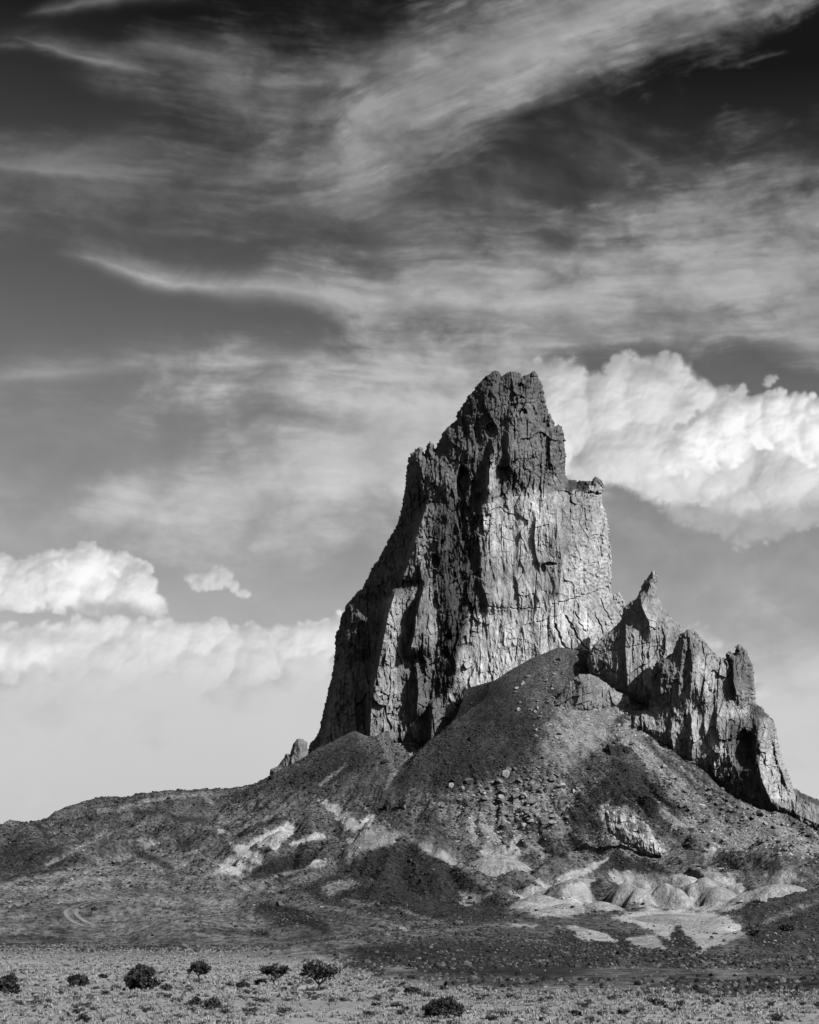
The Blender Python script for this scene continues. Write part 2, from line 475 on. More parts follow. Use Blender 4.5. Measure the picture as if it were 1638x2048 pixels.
    L1 = [(-200, 1080), (0, 1106), (30, 1122), (62, 1111), (100, 1102), (150, 1089), (180, 1083), (212, 1100), (244, 1108), (290, 1118), (312, 1145), (324, 1190), (350, 1226),
          (300, 1232), (200, 1236), (0, 1224), (-200, 1216)]
    L2 = [(-200, 1225), (0, 1240), (60, 1250), (150, 1232), (250, 1236), (330, 1225), (380, 1245), (430, 1235), (480, 1244), (540, 1250), (600, 1245), (645, 1234), (690, 1221), (800, 1213),
          (800, 1470), (600, 1470), (400, 1480), (250, 1460), (120, 1470), (-200, 1480)]
    cumulus(L2, 301, 44, 420, .79, .985, .95, (1235, 1430), .45, 4, .06)
    cumulus([(-200, 1270), (60, 1258), (150, 1290), (80, 1340), (-200, 1360)], 321, 40, 60, .72, .97, .6, None, .9, 4)
    cumulus([(520, 1275), (600, 1250), (690, 1235), (690, 1300), (560, 1320)], 331, 24, 80, .72, .95, .6, None, .9, 3)
    cumulus(L1, 341, 42, 260, .74, 1.02, .98, (1190, 1248), .34, 3, .05)
    cumulus([(100, 1130), (150, 1098), (182, 1090), (215, 1108), (240, 1150), (160, 1170)], 361, 24, 80, .82, 1.05, .75, None, .8, 3)
    cumulus([(362, 1158), (372, 1146), (398, 1148), (415, 1138), (434, 1128), (458, 1144), (480, 1166), (500, 1186), (522, 1198), (490, 1196), (455, 1178), (425, 1182), (385, 1182)], 381, 13, 110, .66, .86, .85, None, .7, 2)
    # fade at the borders of the map
    m = sstep(0, .06, (A + AZ_MAX) / (2 * AZ_MAX)) * sstep(0, .06, (AZ_MAX - A) / (2 * AZ_MAX)) * sstep(0, .06, (EL_1 - E) / (EL_1 - EL_0))
    acc = acc * m; keep = 1 - (1 - keep) * m
    buf = np.zeros((H, W, 4), np.float32)
    buf[..., 0] = acc; buf[..., 1] = 1 - keep; buf[..., 3] = 1
    im = bpy.data.images.new('cloud_field', W, H, alpha=False, float_buffer=True)
    im.colorspace_settings.name = 'Non-Color'
    im.pixels.foreach_set(buf.ravel())
    im.update()
    return im
build_world()

# ------------------------------------------------------------------ terrain
TX, TY = 40.0, 1190.0               # foot of the tower
def base_z(X, Y):
    r = np.sqrt((X - TX) ** 2 + (Y - TY) ** 2)
    return np.maximum(150 * np.exp(-r / 255) - 9 - 22 * np.clip((X - 140) / 100, 0, 1) * np.clip((Y - 880) / 120, 0, 1), 0)

# crests: (photo x, photo y, distance) polylines with the slope of the flanks and the roundness of the crest (m)
CRESTS = [
    # left skyline
    ([(-260, 1700, 1010), (0, 1660, 1010), (40, 1646, 1012), (100, 1652, 1020), (180, 1613, 1050), (330, 1589, 1080), (430, 1577, 1100), (520, 1572, 1112)], .42, 14),
    # dark cone under the left foot of the tower
    ([(538, 1566, 1112), (600, 1530, 1112), (660, 1490, 1108), (714, 1464, 1104)], .60, 3),
    ([(714, 1464, 1104), (745, 1488, 1106), (830, 1494, 1110), (870, 1478, 1112)], .60, 3),
    # large talus fan under the bright cliff
    ([(935, 1368, 1121), (960, 1366, 1122), (1010, 1362, 1124), (1075, 1316, 1132), (1120, 1305, 1137)], .68, 8, 7),
    ([(1120, 1305, 1137), (1200, 1300, 1142)], .95, 8, 12),
    ([(1120, 1436, 1072), (1180, 1432, 1066), (1240, 1420, 1064)], .80, 5, 8),
    # shoulder below the crag
    ([(1345, 1530, 1022), (1440, 1592, 1008), (1500, 1630, 1000), (1640, 1690, 985), (1800, 1750, 975)], .66, 6, 6),
    ([(1240, 1530, 1020), (1300, 1550, 1022), (1360, 1580, 1018)], .55, 8, 12),
    # spur from the knob down to the front
    ([(1240, 1530, 1020), (1210, 1590, 975), (1180, 1640, 930)], .48, 9, 12),
    ([(1390, 1706, 860), (1460, 1724, 835), (1530, 1742, 800)], .42, 8),
    # arched hill left of centre
    ([(480, 1690, 860), (560, 1650, 875), (620, 1636, 880), (690, 1640, 880)], .42, 8),
    ([(560, 1702, 815), (620, 1668, 820), (668, 1678, 815)], .45, 5),
    # pointed front hill in the centre
    ([(440, 1800, 690), (560, 1755, 720), (680, 1718, 745), (760, 1672, 765), (795, 1659, 768)], .46, 4),
    ([(795, 1659, 768), (835, 1676, 760), (910, 1722, 735), (1000, 1782, 700), (1080, 1830, 665)], .46, 4),
    ([(600, 1790, 650), (660, 1766, 660), (720, 1772, 655), (800, 1806, 630)], .34, 8),
    # long swells on the left
    ([(-200, 1780, 720), (0, 1752, 735), (130, 1712, 770), (245, 1676, 800), (300, 1690, 795), (400, 1738, 760), (470, 1775, 735)], .36, 8),
    ([(-200, 1690, 900), (0, 1670, 930), (50, 1664, 935), (120, 1690, 900)], .4, 9),
    ([(140, 1650, 960), (260, 1640, 965), (350, 1650, 950), (450, 1680, 910)], .38, 8),
    ([(-200, 1800, 600), (60, 1768, 640), (240, 1744, 660), (420, 1776, 640)], .30, 12),
    ([(100, 1815, 520), (320, 1790, 545), (520, 1808, 540), (660, 1840, 520), (760, 1864, 500)], .34, 7),
    ([(-200, 1850, 430), (0, 1838, 440), (200, 1830, 450), (330, 1848, 440)], .24, 9),
    ([(380, 1862, 400), (480, 1846, 415), (580, 1856, 410), (680, 1880, 380)], .28, 7),
    # right half
    ([(1010, 1760, 720), (1100, 1750, 740), (1215, 1718, 775), (1240, 1708, 780)], .45, 5),
    ([(1240, 1708, 780), (1290, 1745, 760), (1400, 1770, 735)], .45, 5),
    ([(1040, 1850, 570), (1120, 1830, 590), (1200, 1842, 585), (1290, 1880, 555)], .36, 6),
    ([(1130, 1790, 660), (1190, 1766, 680), (1260, 1810, 660)], .45, 5),
    # low dark hills in front
    ([(700, 1925, 250), (790, 1908, 285), (900, 1884, 340), (1050, 1868, 380), (1180, 1866, 395), (1310, 1888, 370), (1420, 1918, 320)], .14, 12),
    ([(1040, 1930, 230), (1150, 1922, 245), (1300, 1930, 235)], .07, 10),
    ([(1800, 1760, 560), (1638, 1796, 545), (1540, 1828, 520), (1450, 1880, 470), (1400, 1912, 420)], .30, 7),
    ([(1800, 1840, 420), (1638, 1856, 410), (1520, 1890, 370), (1440, 1922, 320)], .22, 7),
    ([(1800, 1930, 240), (1600, 1940, 235), (1440, 1948, 225)], .08, 9),
    ([(1560, 1700, 790), (1638, 1690, 800), (1800, 1680, 800)], .35, 10),
]
# the sharp left edge of the great fan
FAN_EDGE = ([(926, 1380, 1122), (912, 1424, 1107), (884, 1466, 1093), (850, 1492, 1083), (800, 1532, 1066), (764, 1577, 1044)], .60, 2, 3)
# rounded pale badland mounds: (photo x, photo y of the top, distance, half width, half length, height)
DOMES = [
    (1078, 1784, 650, 12, 15, 6), (1098, 1800, 628, 14, 14, 6), (1050, 1800, 640, 8, 14, 4), (1252, 1754, 660, 9, 13, 11), (1276, 1768, 655, 7, 14, 8), (1330, 1755, 655, 9, 14, 12), (1352, 1768, 650, 7, 12, 9),
    (1408, 1748, 670, 8, 13, 8), (1436, 1768, 660, 9, 14, 6), (1200, 1798, 640, 10, 13, 5), (1385, 1760, 668, 7, 10, 7),
    (1330, 1823, 565, 20, 40, 4.5), (1385, 1826, 556, 18, 42, 5), (1450, 1838, 545, 12, 34, 4.5), (1285, 1852, 545, 14, 26, 4), (990, 1704, 800, 12, 12, 5), (1010, 1712, 795, 9, 10, 4),
    (1240, 1862, 520, 14, 16, 3.5), (1560, 1764, 640, 10, 12, 3), (1160, 1752, 700, 14, 12, 5),
]

def smax(a, b, k):
    return np.maximum(a, b) + k * .25 * np.maximum(0, 1 - np.abs(a - b) / k) ** 2

def terrain_z(X, Y, with_dome=False):
    z = base_z(X, Y)
    wob = 5 * fbm(X / 60, Y / 60, 401, 3) * np.clip(Y / 600, 0, 1)
    wobx = 9 * fbm(X / 90 + 3, Y / 90, 411, 3) * np.clip(Y / 600, 0, 1)
    # gullies run down from the tower: noise in polar coordinates
    r = np.sqrt((X - TX) ** 2 + (Y - TY) ** 2); th = np.arctan2(X - TX, TY - Y)
    far = sstep(140, 270, r)
    gx, gy = th * 20 + .8 * fbm(X / 80, Y / 80, 421, 3), r / 150
    g1 = ridged(gx, gy, 431, 3, .45)
    g2 = ridged(th * 46 + 1.2 * fbm(X / 40, Y / 40, 441, 2), r / 60, 451, 2)
    # sharp runnels between rounded ribs
    gul = np.abs(perlin(th * 17 + .9 * fbm(X / 55, Y / 55, 443, 3), r / 170, 447)) + .5 * np.abs(perlin(th * 37 + 1.2 * fbm(X / 45, Y / 45, 444, 3), r / 90, 448)) * sstep(330, 520, r)
    gul = gul + .35 * np.abs(perlin(X / 17 + wobx / 12, Y / 30 + wob / 9, 449))
    def crest(pts, sl, rd, *kk):
        kk = kk[0] if kk else 1.2 + 2 * sl
        if sl <= .46: sl, rd = sl * 1.28, rd * .5
        P = np.array([ray_point(a, b, c) for a, b, c in pts])
        reach = (P[:, 2].max() + 14) / sl
        near = (X > P[:, 0].min() - reach) & (X < P[:, 0].max() + reach) & (Y > P[:, 1].min() - reach) & (Y < P[:, 1].max() + reach)
        rows = np.where(near.any(1))[0]; cols = np.where(near.any(0))[0]
        if len(rows) == 0: return
        s = (slice(rows[0], rows[-1] + 1), slice(cols[0], cols[-1] + 1))
        x, y = X[s] + wobx[s] * .5, Y[s] + wob[s] * .5
        lift = 3.0 if sl <= .6 and 300 < P[:, 1].max() < 1000 else 0
        gg, ff = g1[s], far[s]
        zi = np.full(x.shape, -1e9)
        for i in range(len(P) - 1):                 # the highest of the flanks of all its stretches
            d, t = line_dist(x, y, P[i:i + 2])
            zc = P[i, 2] + (P[i + 1, 2] - P[i, 2]) * t + lift
            dd = np.sqrt(d * d + rd * rd) - rd
            zi = np.maximum(zi, zc - sl * dd + .24 * sl * np.minimum(dd, 28) * gg * np.clip(d / 25, 0, 1) * ff)
        zi = zi - 42 * np.clip((X[s] - 150) / 80, 0, 1) * np.clip((Y[s] - 990) / 60, 0, 1)
        z[s] = smax(z[s], zi, kk)
    for c in CRESTS: crest(*c)
    crest(*FAN_EDGE)
    # nothing of the fan spills over its sharp left edge: the ground drops into the trench along the tower
    P = np.array([ray_point(a, b, c) for a, b, c in FAN_EDGE[0]])
    m = (np.abs(X) < 60) & (Y > 1020) & (Y < 1170)
    rows = np.where(m.any(1))[0]; cols = np.where(m.any(0))[0]
    if len(rows):
        s = (slice(rows[0], rows[-1] + 1), slice(cols[0], cols[-1] + 1))
        x, y = X[s], Y[s]
        xl = np.interp(y, P[::-1, 1], P[::-1, 0])
        left = x < xl
        cap = np.full(x.shape, 1e9)
        for i in range(len(P) - 1):
            d, t = line_dist(x, y, P[i:i + 2])
            zc = P[i, 2] + (P[i + 1, 2] - P[i, 2]) * t
            cap = np.minimum(cap, np.where(left, zc - (1.35 - .5 * np.clip((y - 1104) / 14, 0, 1)) * np.minimum(d, 14) + .30 * np.maximum(d - 14, 0) + .02 * np.maximum(d - 40, 0) ** 2, zc + .60 * d + .008 * d * d))
        cap = cap + 45 * np.clip((-10 - x) / 10, 0, 1)
        z[s] = np.minimum(z[s], cap)
    hgt = sstep(.6, 9, z)
    calm_front = .22 + .78 * sstep(590, 450, r)
    z = z + hgt * far * calm_front * (1.7 * g1 + .5 * sstep(300, 480, r) * g2 + (4.6 + 3.6 * sstep(280, 420, r)) * (gul - .62)) + hgt * 2.2 * sstep(120, 200, r) * sstep(420, 300, r) * ridged(X / 21 + wobx / 10, Y / 34 + wob / 8, 457, 3) + hgt * 2.0 * far * fbm(X / 75, Y / 75, 455, 3)
    z = z + hgt * ((.8 + 1.6 * far) * fbm(X / 28, Y / 28, 461, 4) + .55 * fbm(X / 6, Y / 6, 471, 3))
    z = z + (1 - hgt) * (.45 * fbm(X / 40, Y / 40, 481, 3) + .07 * fbm(X / 3.0, Y / 3.0, 491, 3)) * np.clip(Y / 60, 0, 1)
    dome = np.zeros(X.shape)
    for px, py, yy, rx, ry, h in DOMES:
        cx, cy, cz = ray_point(px, py, yy)
        m = (np.abs(X - cx) < rx * 3.2) & (np.abs(Y - cy) < ry * 3.2)
        rows = np.where(m.any(1))[0]; cols = np.where(m.any(0))[0]
        if len(rows) == 0: continue
        s = (slice(rows[0], rows[-1] + 1), slice(cols[0], cols[-1] + 1))
        ang = np.arctan2(X[s] - cx, Y[s] - cy)
        q_w = 1.25; rx *= q_w; ry *= q_w
        wv = 1 + .30 * perlin(ang * 1.6 + px, ang * 0, 501) + .25 * perlin(X[s] / 7, Y[s] / 7, 503)
        q = (((X[s] - cx) / rx) ** 2 + ((Y[s] - cy) / ry) ** 2) * wv
        cz = cz - .16 * h
        zd = cz - 1.25 * h * (1 - np.exp(-1.0 * q)) - .55 * h * q + .55 * ridged(ang * 5 + px, q * .5, 511, 3) * np.clip(q, 0, 1)
        dome[s] = np.maximum(dome[s], sstep(-.6, 1.2, zd - z[s] + .5 * perlin(X[s] / 4, Y[s] / 4, 521)))
        z[s] = smax(z[s], zd, 1.2)
    if with_dome: return z, dome
    return z

# columns of equal direction, rows of growing distance: one continuous sheet
t_in = np.linspace(-.275, .275, 1060)
t_out = np.geomspace(.275, 5.0, 36)[1:]
T_COLS = np.concatenate([-t_out[::-1], t_in, t_out])
Y_ROWS = np.concatenate([np.geomspace(3, 70, 40)[:-1], np.geomspace(70, 420, 330)[:-1], np.linspace(420, 1160, 640)[:-1], np.linspace(1160, 1500, 70)[:-1], np.geomspace(1500, 9000, 24)])
GT, GY_ = np.meshgrid(T_COLS, Y_ROWS)
GX_ = GT * GY_
GZ, GDOME = terrain_z(GX_, GY_, True)

def ground_at(x, y):
    """height of the built sheet at world x, y (bilinear)"""
    x = np.asarray(x, float); y = np.asarray(y, float)
    t = x / y
    i = np.clip(np.searchsorted(T_COLS, t) - 1, 0, len(T_COLS) - 2)
    j = np.clip(np.searchsorted(Y_ROWS, y) - 1, 0, len(Y_ROWS) - 2)
    a = np.clip((t - T_COLS[i]) / (T_COLS[i + 1] - T_COLS[i]), 0, 1); b = np.clip((y - Y_ROWS[j]) / (Y_ROWS[j + 1] - Y_ROWS[j]), 0, 1)
    return (GZ[j, i] * (1 - a) + GZ[j, i + 1] * a) * (1 - b) + (GZ[j + 1, i] * (1 - a) + GZ[j + 1, i + 1] * a) * b

def hit_ground(px, py, y0=60.0, y1=1180.0):
    """first point of the ground seen at a photo pixel"""
    ys = np.linspace(y0, y1, 3000)
    x, _, z = ray_point(px, py, ys)
    g = ground_at(x, ys)
    k = np.where(z <= g)[0]
    if len(k) == 0: return None
    y = ys[k[0]]
    x, _, _ = ray_point(px, py, y)
    return float(x), float(y), float(ground_at(x, y))

PALE = [    # bare pale earth: outline in the photo, softness in pixels, reflectance
    ([(1190, 1612), (1270, 1616), (1330, 1680), (1370, 1716), (1320, 1728), (1230, 1700)], 16, .15),
    ([(1222, 1752), (1300, 1745), (1440, 1742), (1490, 1780), (1480, 1815), (1390, 1824), (1240, 1812)], 16, .30), ([(1030, 1780), (1100, 1762), (1180, 1764), (1190, 1812), (1120, 1836), (1060, 1830)], 14, .26),
    ([(960, 1700), (1010, 1690), (1030, 1720), (980, 1722)], 8, .28), ([(1560, 1690), (1620, 1700), (1600, 1720), (1550, 1712)], 9, .15),
    ([(462, 1688), (478, 1690), (529, 1713), (517, 1726), (478, 1714)], 7, .34), ([(435, 1742), (455, 1717), (480, 1722), (500, 1738), (459, 1750)], 7, .32),
    ([(501, 1687), (529, 1671), (556, 1655), (584, 1646), (596, 1660), (568, 1682), (548, 1699)], 8, .30), ([(576, 1691), (627, 1667), (660, 1674), (640, 1676), (603, 1692)], 5, .28),
    ([(634, 1721), (658, 1720), (650, 1734), (610, 1734)], 5, .30), ([(634, 1596), (670, 1608), (697, 1628), (728, 1651), (705, 1670), (689, 1659), (666, 1628)], 8, .22),
    ([(724, 1608), (748, 1635), (736, 1652), (722, 1648), (736, 1628)], 5, .34), ([(693, 1680), (732, 1659), (767, 1655), (806, 1668), (791, 1682), (752, 1694), (689, 1717)], 8, .20),
    ([(437, 1657), (450, 1657), (450, 1666), (438, 1666)], 3, .4), ([(1018, 1688), (1041, 1670), (1040, 1700), (1034, 1722), (1018, 1720)], 6, .32),
    ([(1318, 1611), (1350, 1627), (1404, 1633), (1395, 1655), (1342, 1656)], 14, .17), ([(1412, 1703), (1439, 1693), (1425, 1722), (1410, 1727)], 8, .24),
    ([(1111, 1758), (1162, 1738), (1217, 1717), (1186, 1742), (1127, 1771)], 6, .30), ([(1225, 1834), (1295, 1819), (1373, 1820), (1459, 1834), (1494, 1873), (1404, 1901), (1381, 1877), (1350, 1852), (1338, 1877), (1272, 1846)], 5, .46),
    ([(1252, 1877), (1311, 1873), (1330, 1897), (1272, 1893)], 5, .40), ([(1115, 1853), (1217, 1865), (1232, 1884), (1170, 1880)], 6, .28),
    ([(1014, 1848), (1076, 1850), (1066, 1859)], 5, .28), ([(1381, 1912), (1408, 1895), (1402, 1915)], 4, .42), ([(800, 1857), (822, 1854), (812, 1864)], 5, .2),
    ([(755, 1936), (800, 1930), (830, 1940), (770, 1946)], 6, .2), ([(920, 1784), (980, 1790), (955, 1812), (925, 1812)], 8, .17), ([(940, 1640), (1000, 1650), (990, 1700), (940, 1690)], 12, .18),
    ([(1060, 1640), (1090, 1660), (1085, 1720), (1060, 1700)], 10, .16), ([(640, 1770), (700, 1755), (720, 1772), (650, 1790)], 10, .13), ([(1440, 1960), (1400, 1925), (1480, 1930), (1500, 1950)], 10, .15),
    ([(1560, 1740), (1620, 1760), (1570, 1768), (1530, 1750)], 8, .26), ([(1140, 1400), (1220, 1420), (1260, 1415), (1180, 1500), (1120, 1520)], 22, .19), ([(1260, 1420), (1340, 1520), (1420, 1580), (1330, 1560), (1220, 1470)], 16, .16),
]
SHADES = [    # broad differences of ground cover and one painted sunlit rim: outline in the photo, softness, reflectance
    ([(-300, 1740), (300, 1700), (620, 1800), (720, 1880), (600, 1910), (-300, 1910)], 40, .118),
    ([(470, 1610), (690, 1600), (720, 1650), (560, 1645), (470, 1690), (430, 1660)], 20, .10),
    ([(860, 1590), (1130, 1560), (1140, 1690), (900, 1680)], 30, .13),
    ([(1110, 1400), (1260, 1410), (1190, 1500), (1110, 1560), (1060, 1560)], 20, .15),
    ([(1340, 1540), (1500, 1610), (1700, 1680), (1700, 1720), (1560, 1720), (1400, 1680), (1330, 1600)], 24, .14),
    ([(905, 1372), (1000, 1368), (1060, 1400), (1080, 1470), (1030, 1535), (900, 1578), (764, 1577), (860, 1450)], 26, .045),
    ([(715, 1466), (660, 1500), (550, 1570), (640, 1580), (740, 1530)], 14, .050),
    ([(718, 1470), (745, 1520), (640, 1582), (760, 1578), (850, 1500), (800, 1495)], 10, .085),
    ([(1240, 1515), (1320, 1580), (1375, 1625), (1290, 1645), (1180, 1660), (1130, 1640), (1200, 1570)], 16, .042),
    ([(795, 1674), (900, 1732), (1000, 1795), (1015, 1835), (920, 1852), (800, 1832), (640, 1806), (610, 1780), (700, 1728)], 12, .043),
    ([(500, 1742), (560, 1715), (600, 1705), (640, 1700), (625, 1740), (560, 1762), (510, 1766)], 9, .036),
    ([(490, 1812), (560, 1805), (640, 1830), (655, 1852), (560, 1850)], 14, .045),
    ([(680, 1892), (850, 1880), (1000, 1884), (1150, 1898), (1240, 1920), (1130, 1952), (900, 1952), (740, 1925)], 16, .042),
    ([(1240, 1692), (1330, 1740), (1480, 1760), (1530, 1790), (1420, 1806), (1380, 1785), (1280, 1752), (1180, 1740)], 14, .042),
    ([(1480, 1800), (1700, 1780), (1700, 1900), (1500, 1890)], 24, .055),
    ([(-100, 1695), (110, 1690), (180, 1720), (60, 1764), (-100, 1764)], 18, .046),
    ([(1120, 1850), (1230, 1862), (1320, 1892), (1420, 1912), (1380, 1940), (1100, 1885)], 12, .045),
    ([(1340, 1862), (1385, 1842), (1400, 1880), (1370, 1895), (1325, 1890)], 6, .045),
    ([(806, 1668), (870, 1693), (950, 1742), (945, 1750), (850, 1702)], 5, .17),  # sunlit right rim of the pointed front hill, painted as a paler band
    ([(1180, 1990), (1400, 1965), (1638, 1962), (1700, 1992), (1400, 1990)], 12, .06),
]
STREAKS = [   # thin bare crests (pale) and brushy hollows (dark)
    ([(0, 1776), (51, 1757), (117, 1749), (200, 1738)], 5, .15), ([(98, 1776), (156, 1764), (242, 1756), (320, 1764)], 5, .15),
    ([(137, 1823), (176, 1803), (273, 1799), (390, 1803), (520, 1812)], 5, .15), ([(94, 1729), (187, 1682), (234, 1659)], 5, .14),
    ([(242, 1682), (281, 1678), (312, 1694), (344, 1717)], 4, .14), ([(363, 1710), (410, 1698)], 4, .15), ([(0, 1857), (145, 1848), (230, 1852)], 4, .15),
    ([(200, 1623), (330, 1596), (420, 1586)], 5, .13), ([(410, 1590), (450, 1640), (470, 1660)], 5, .14), ([(690, 1530), (640, 1570)], 5, .13), ([(830, 1500), (790, 1545), (765, 1580)], 5, .14),
    ([(480, 1776), (560, 1750), (690, 1715)], 5, .13), ([(690, 1800), (800, 1820), (900, 1850)], 5, .12), ([(640, 1900), (760, 1880), (900, 1862), (1020, 1850)], 5, .12),
    ([(266, 1698), (300, 1716), (340, 1735)], 10, .04), ([(358, 1690), (376, 1694)], 9, .025), ([(0, 1716), (98, 1698)], 12, .04), ([(78, 1651), (98, 1676)], 6, .03), ([(273, 1627), (328, 1623)], 6, .04),
    ([(344, 1635), (410, 1643)], 7, .04), ([(526, 1814), (590, 1836), (650, 1857)], 12, .035), ([(406, 1861), (534, 1867)], 6, .045), ([(0, 1876), (128, 1880)], 7, .055), ([(480, 1672), (520, 1650), (570, 1638)], 6, .035),
    ([(1230, 1770), (1300, 1800), (1220, 1815)], 7, .04), ([(1490, 1835), (1510, 1880), (1550, 1890)], 9, .03), ([(1290, 1480), (1350, 1540), (1400, 1580)], 8, .06), ([(1500, 1960), (1638, 1968)], 5, .03),
    ([(1430, 1910), (1560, 1830), (1638, 1800)], 7, .12), ([(1040, 1640), (1100, 1680)], 7, .05), ([(880, 1600), (960, 1610)], 5, .05), ([(1395, 1912), (1450, 1925), (1500, 1935)], 5, .035),
]

def build_ground():
    px, py = project(GX_, GY_, GZ)
    vis = (px > -250) & (px < 1890)
    wpx = px + 9 * fbm(GX_ / 9, GY_ / 14, 601, 4); wpy = py + 5 * fbm(GX_ / 9 + 7, GY_ / 14, 611, 4)
    n1 = fbm(GX_ / 30, GY_ / 45, 621, 5, .6); n2 = fbm(GX_ / 5, GY_ / 9, 631, 4, .6)
    var = 1 + .55 * n1 + .55 * n2
    hill = .080 * var
    low = sstep(60, 10, GZ)
    hill = hill * (1 + .20 * low)
    edge = np.interp(wpx, [-200, 0, 380, 560, 660, 720, 860, 1000, 1200, 1400, 1900], [1897, 1899, 1900, 1908, 1925, 1955, 1977, 1984, 1986, 1984, 1992])
    plain = sstep(-22, 24, wpy - edge + 16 * n1 + 8 * n2) * (GY_ < 420)
    plain = np.maximum(plain, (GY_ < 80) * 1.0)
    alb = hill * (1 - plain) + .33 * (1 + .25 * n1 + .25 * n2) * plain
    sl = np.where((px > -300).any(1) & (py < 2300).any(1))[0]
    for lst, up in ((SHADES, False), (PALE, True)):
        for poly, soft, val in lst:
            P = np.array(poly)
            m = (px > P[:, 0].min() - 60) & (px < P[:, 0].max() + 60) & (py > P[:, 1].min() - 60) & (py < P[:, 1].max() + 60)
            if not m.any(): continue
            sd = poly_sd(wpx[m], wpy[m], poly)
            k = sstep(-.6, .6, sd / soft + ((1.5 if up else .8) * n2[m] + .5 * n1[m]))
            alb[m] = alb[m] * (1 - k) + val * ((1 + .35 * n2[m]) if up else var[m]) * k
    for pts, w, val in STREAKS:
        P = np.array(pts)
        m = (px > P[:, 0].min() - 30) & (px < P[:, 0].max() + 30) & (py > P[:, 1].min() - 30) & (py < P[:, 1].max() + 30)
        d, t = line_dist(wpx[m], wpy[m], pts)
        k = sstep(1, .1, d / (w * 1.4) - .6 * n2[m]) * .9
        alb[m] = alb[m] * (1 - k) + val * (1 + .4 * n2[m]) * k
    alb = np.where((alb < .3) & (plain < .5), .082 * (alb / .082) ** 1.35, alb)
    dm = GDOME * (1 - .85 * sstep(.02, .34, n1 + .6 * n2))
    alb = alb * (1 - dm) + dm * .36 * (1 + .10 * np.sin(GZ * 2.6 + 5 * n1 + 3 * n2) + .2 * n1)
    alb = np.clip(alb, .02, .6)
    H, W = GX_.shape
    V = np.stack([GX_, GY_, GZ], -1).reshape(-1, 3)
    idx = np.arange(H * W).reshape(H, W)
    Q = np.stack([idx[:-1, :-1], idx[:-1, 1:], idx[1:, 1:], idx[1:, :-1]], -1)
    global G_ALB
    G_ALB = alb
    isp = ((plain[:-1, :-1] > .5) & (GY_[:-1, :-1] < 420)) | (GY_[:-1, :-1] < 85)
    for name, mk, mat in (('desert_plain', isp, M_PLAIN), ('hills', ~isp, M_HILL)):
        q = Q[mk].reshape(-1, 4)
        u, inv = np.unique(q, return_inverse=True)
        me = build_mesh(name, V[u], inv.reshape(-1, 4), attrs={'alb': alb.ravel()[u]}, mat=mat, smooth=True)
        tag(link(name, me), kind='structure')
    R = 60000
    me = build_mesh('ground', [(-R, -R, -1.5), (R, -R, -1.5), (R, R, -1.5), (-R, R, -1.5)], [(0, 1, 2, 3)], attrs={'alb': [.12] * 4}, mat=M_PLAIN)
    tag(link('ground', me), kind='structure')
    return px, py, plain
G_PX, G_PY, G_PLAIN = build_ground()

# ------------------------------------------------------------------ rock bodies
def bump_line(px, py, pts, wl, wr, amp, pl=1.0, pr=1.5, fade=18):
    """a buttress whose steep edge runs along pts (top to bottom)"""
    P = np.array(pts, float)
    xl = np.interp(py, P[:, 1], P[:, 0])
    d = px - xl
    f = np.where(d < 0, np.clip(1 + d / wl, 0, 1) ** pl, np.clip(1 - d / wr, 0, 1) ** pr)
    return amp * f * sstep(P[0, 1] - fade, P[0, 1] + fade, py) * sstep(P[-1, 1] + fade, P[-1, 1] - fade, py)

def crack(px, py, pts, w, depth):
    P = np.array(pts)
    m = (px > P[:, 0].min() - 10) & (px < P[:, 0].max() + 10) & (py > P[:, 1].min() - 10) & (py < P[:, 1].max() + 10)
    out = np.zeros(px.shape)
    if m.any():
        d, t = line_dist(px[m] + 3.0 * perlin(px[m] / 9, py[m] / 9, 7), py[m] + 3.0 * perlin(px[m] / 9, py[m] / 9, 8), pts)
        out[m] = -depth * np.clip(1 - d / w, 0, 1)
    return out

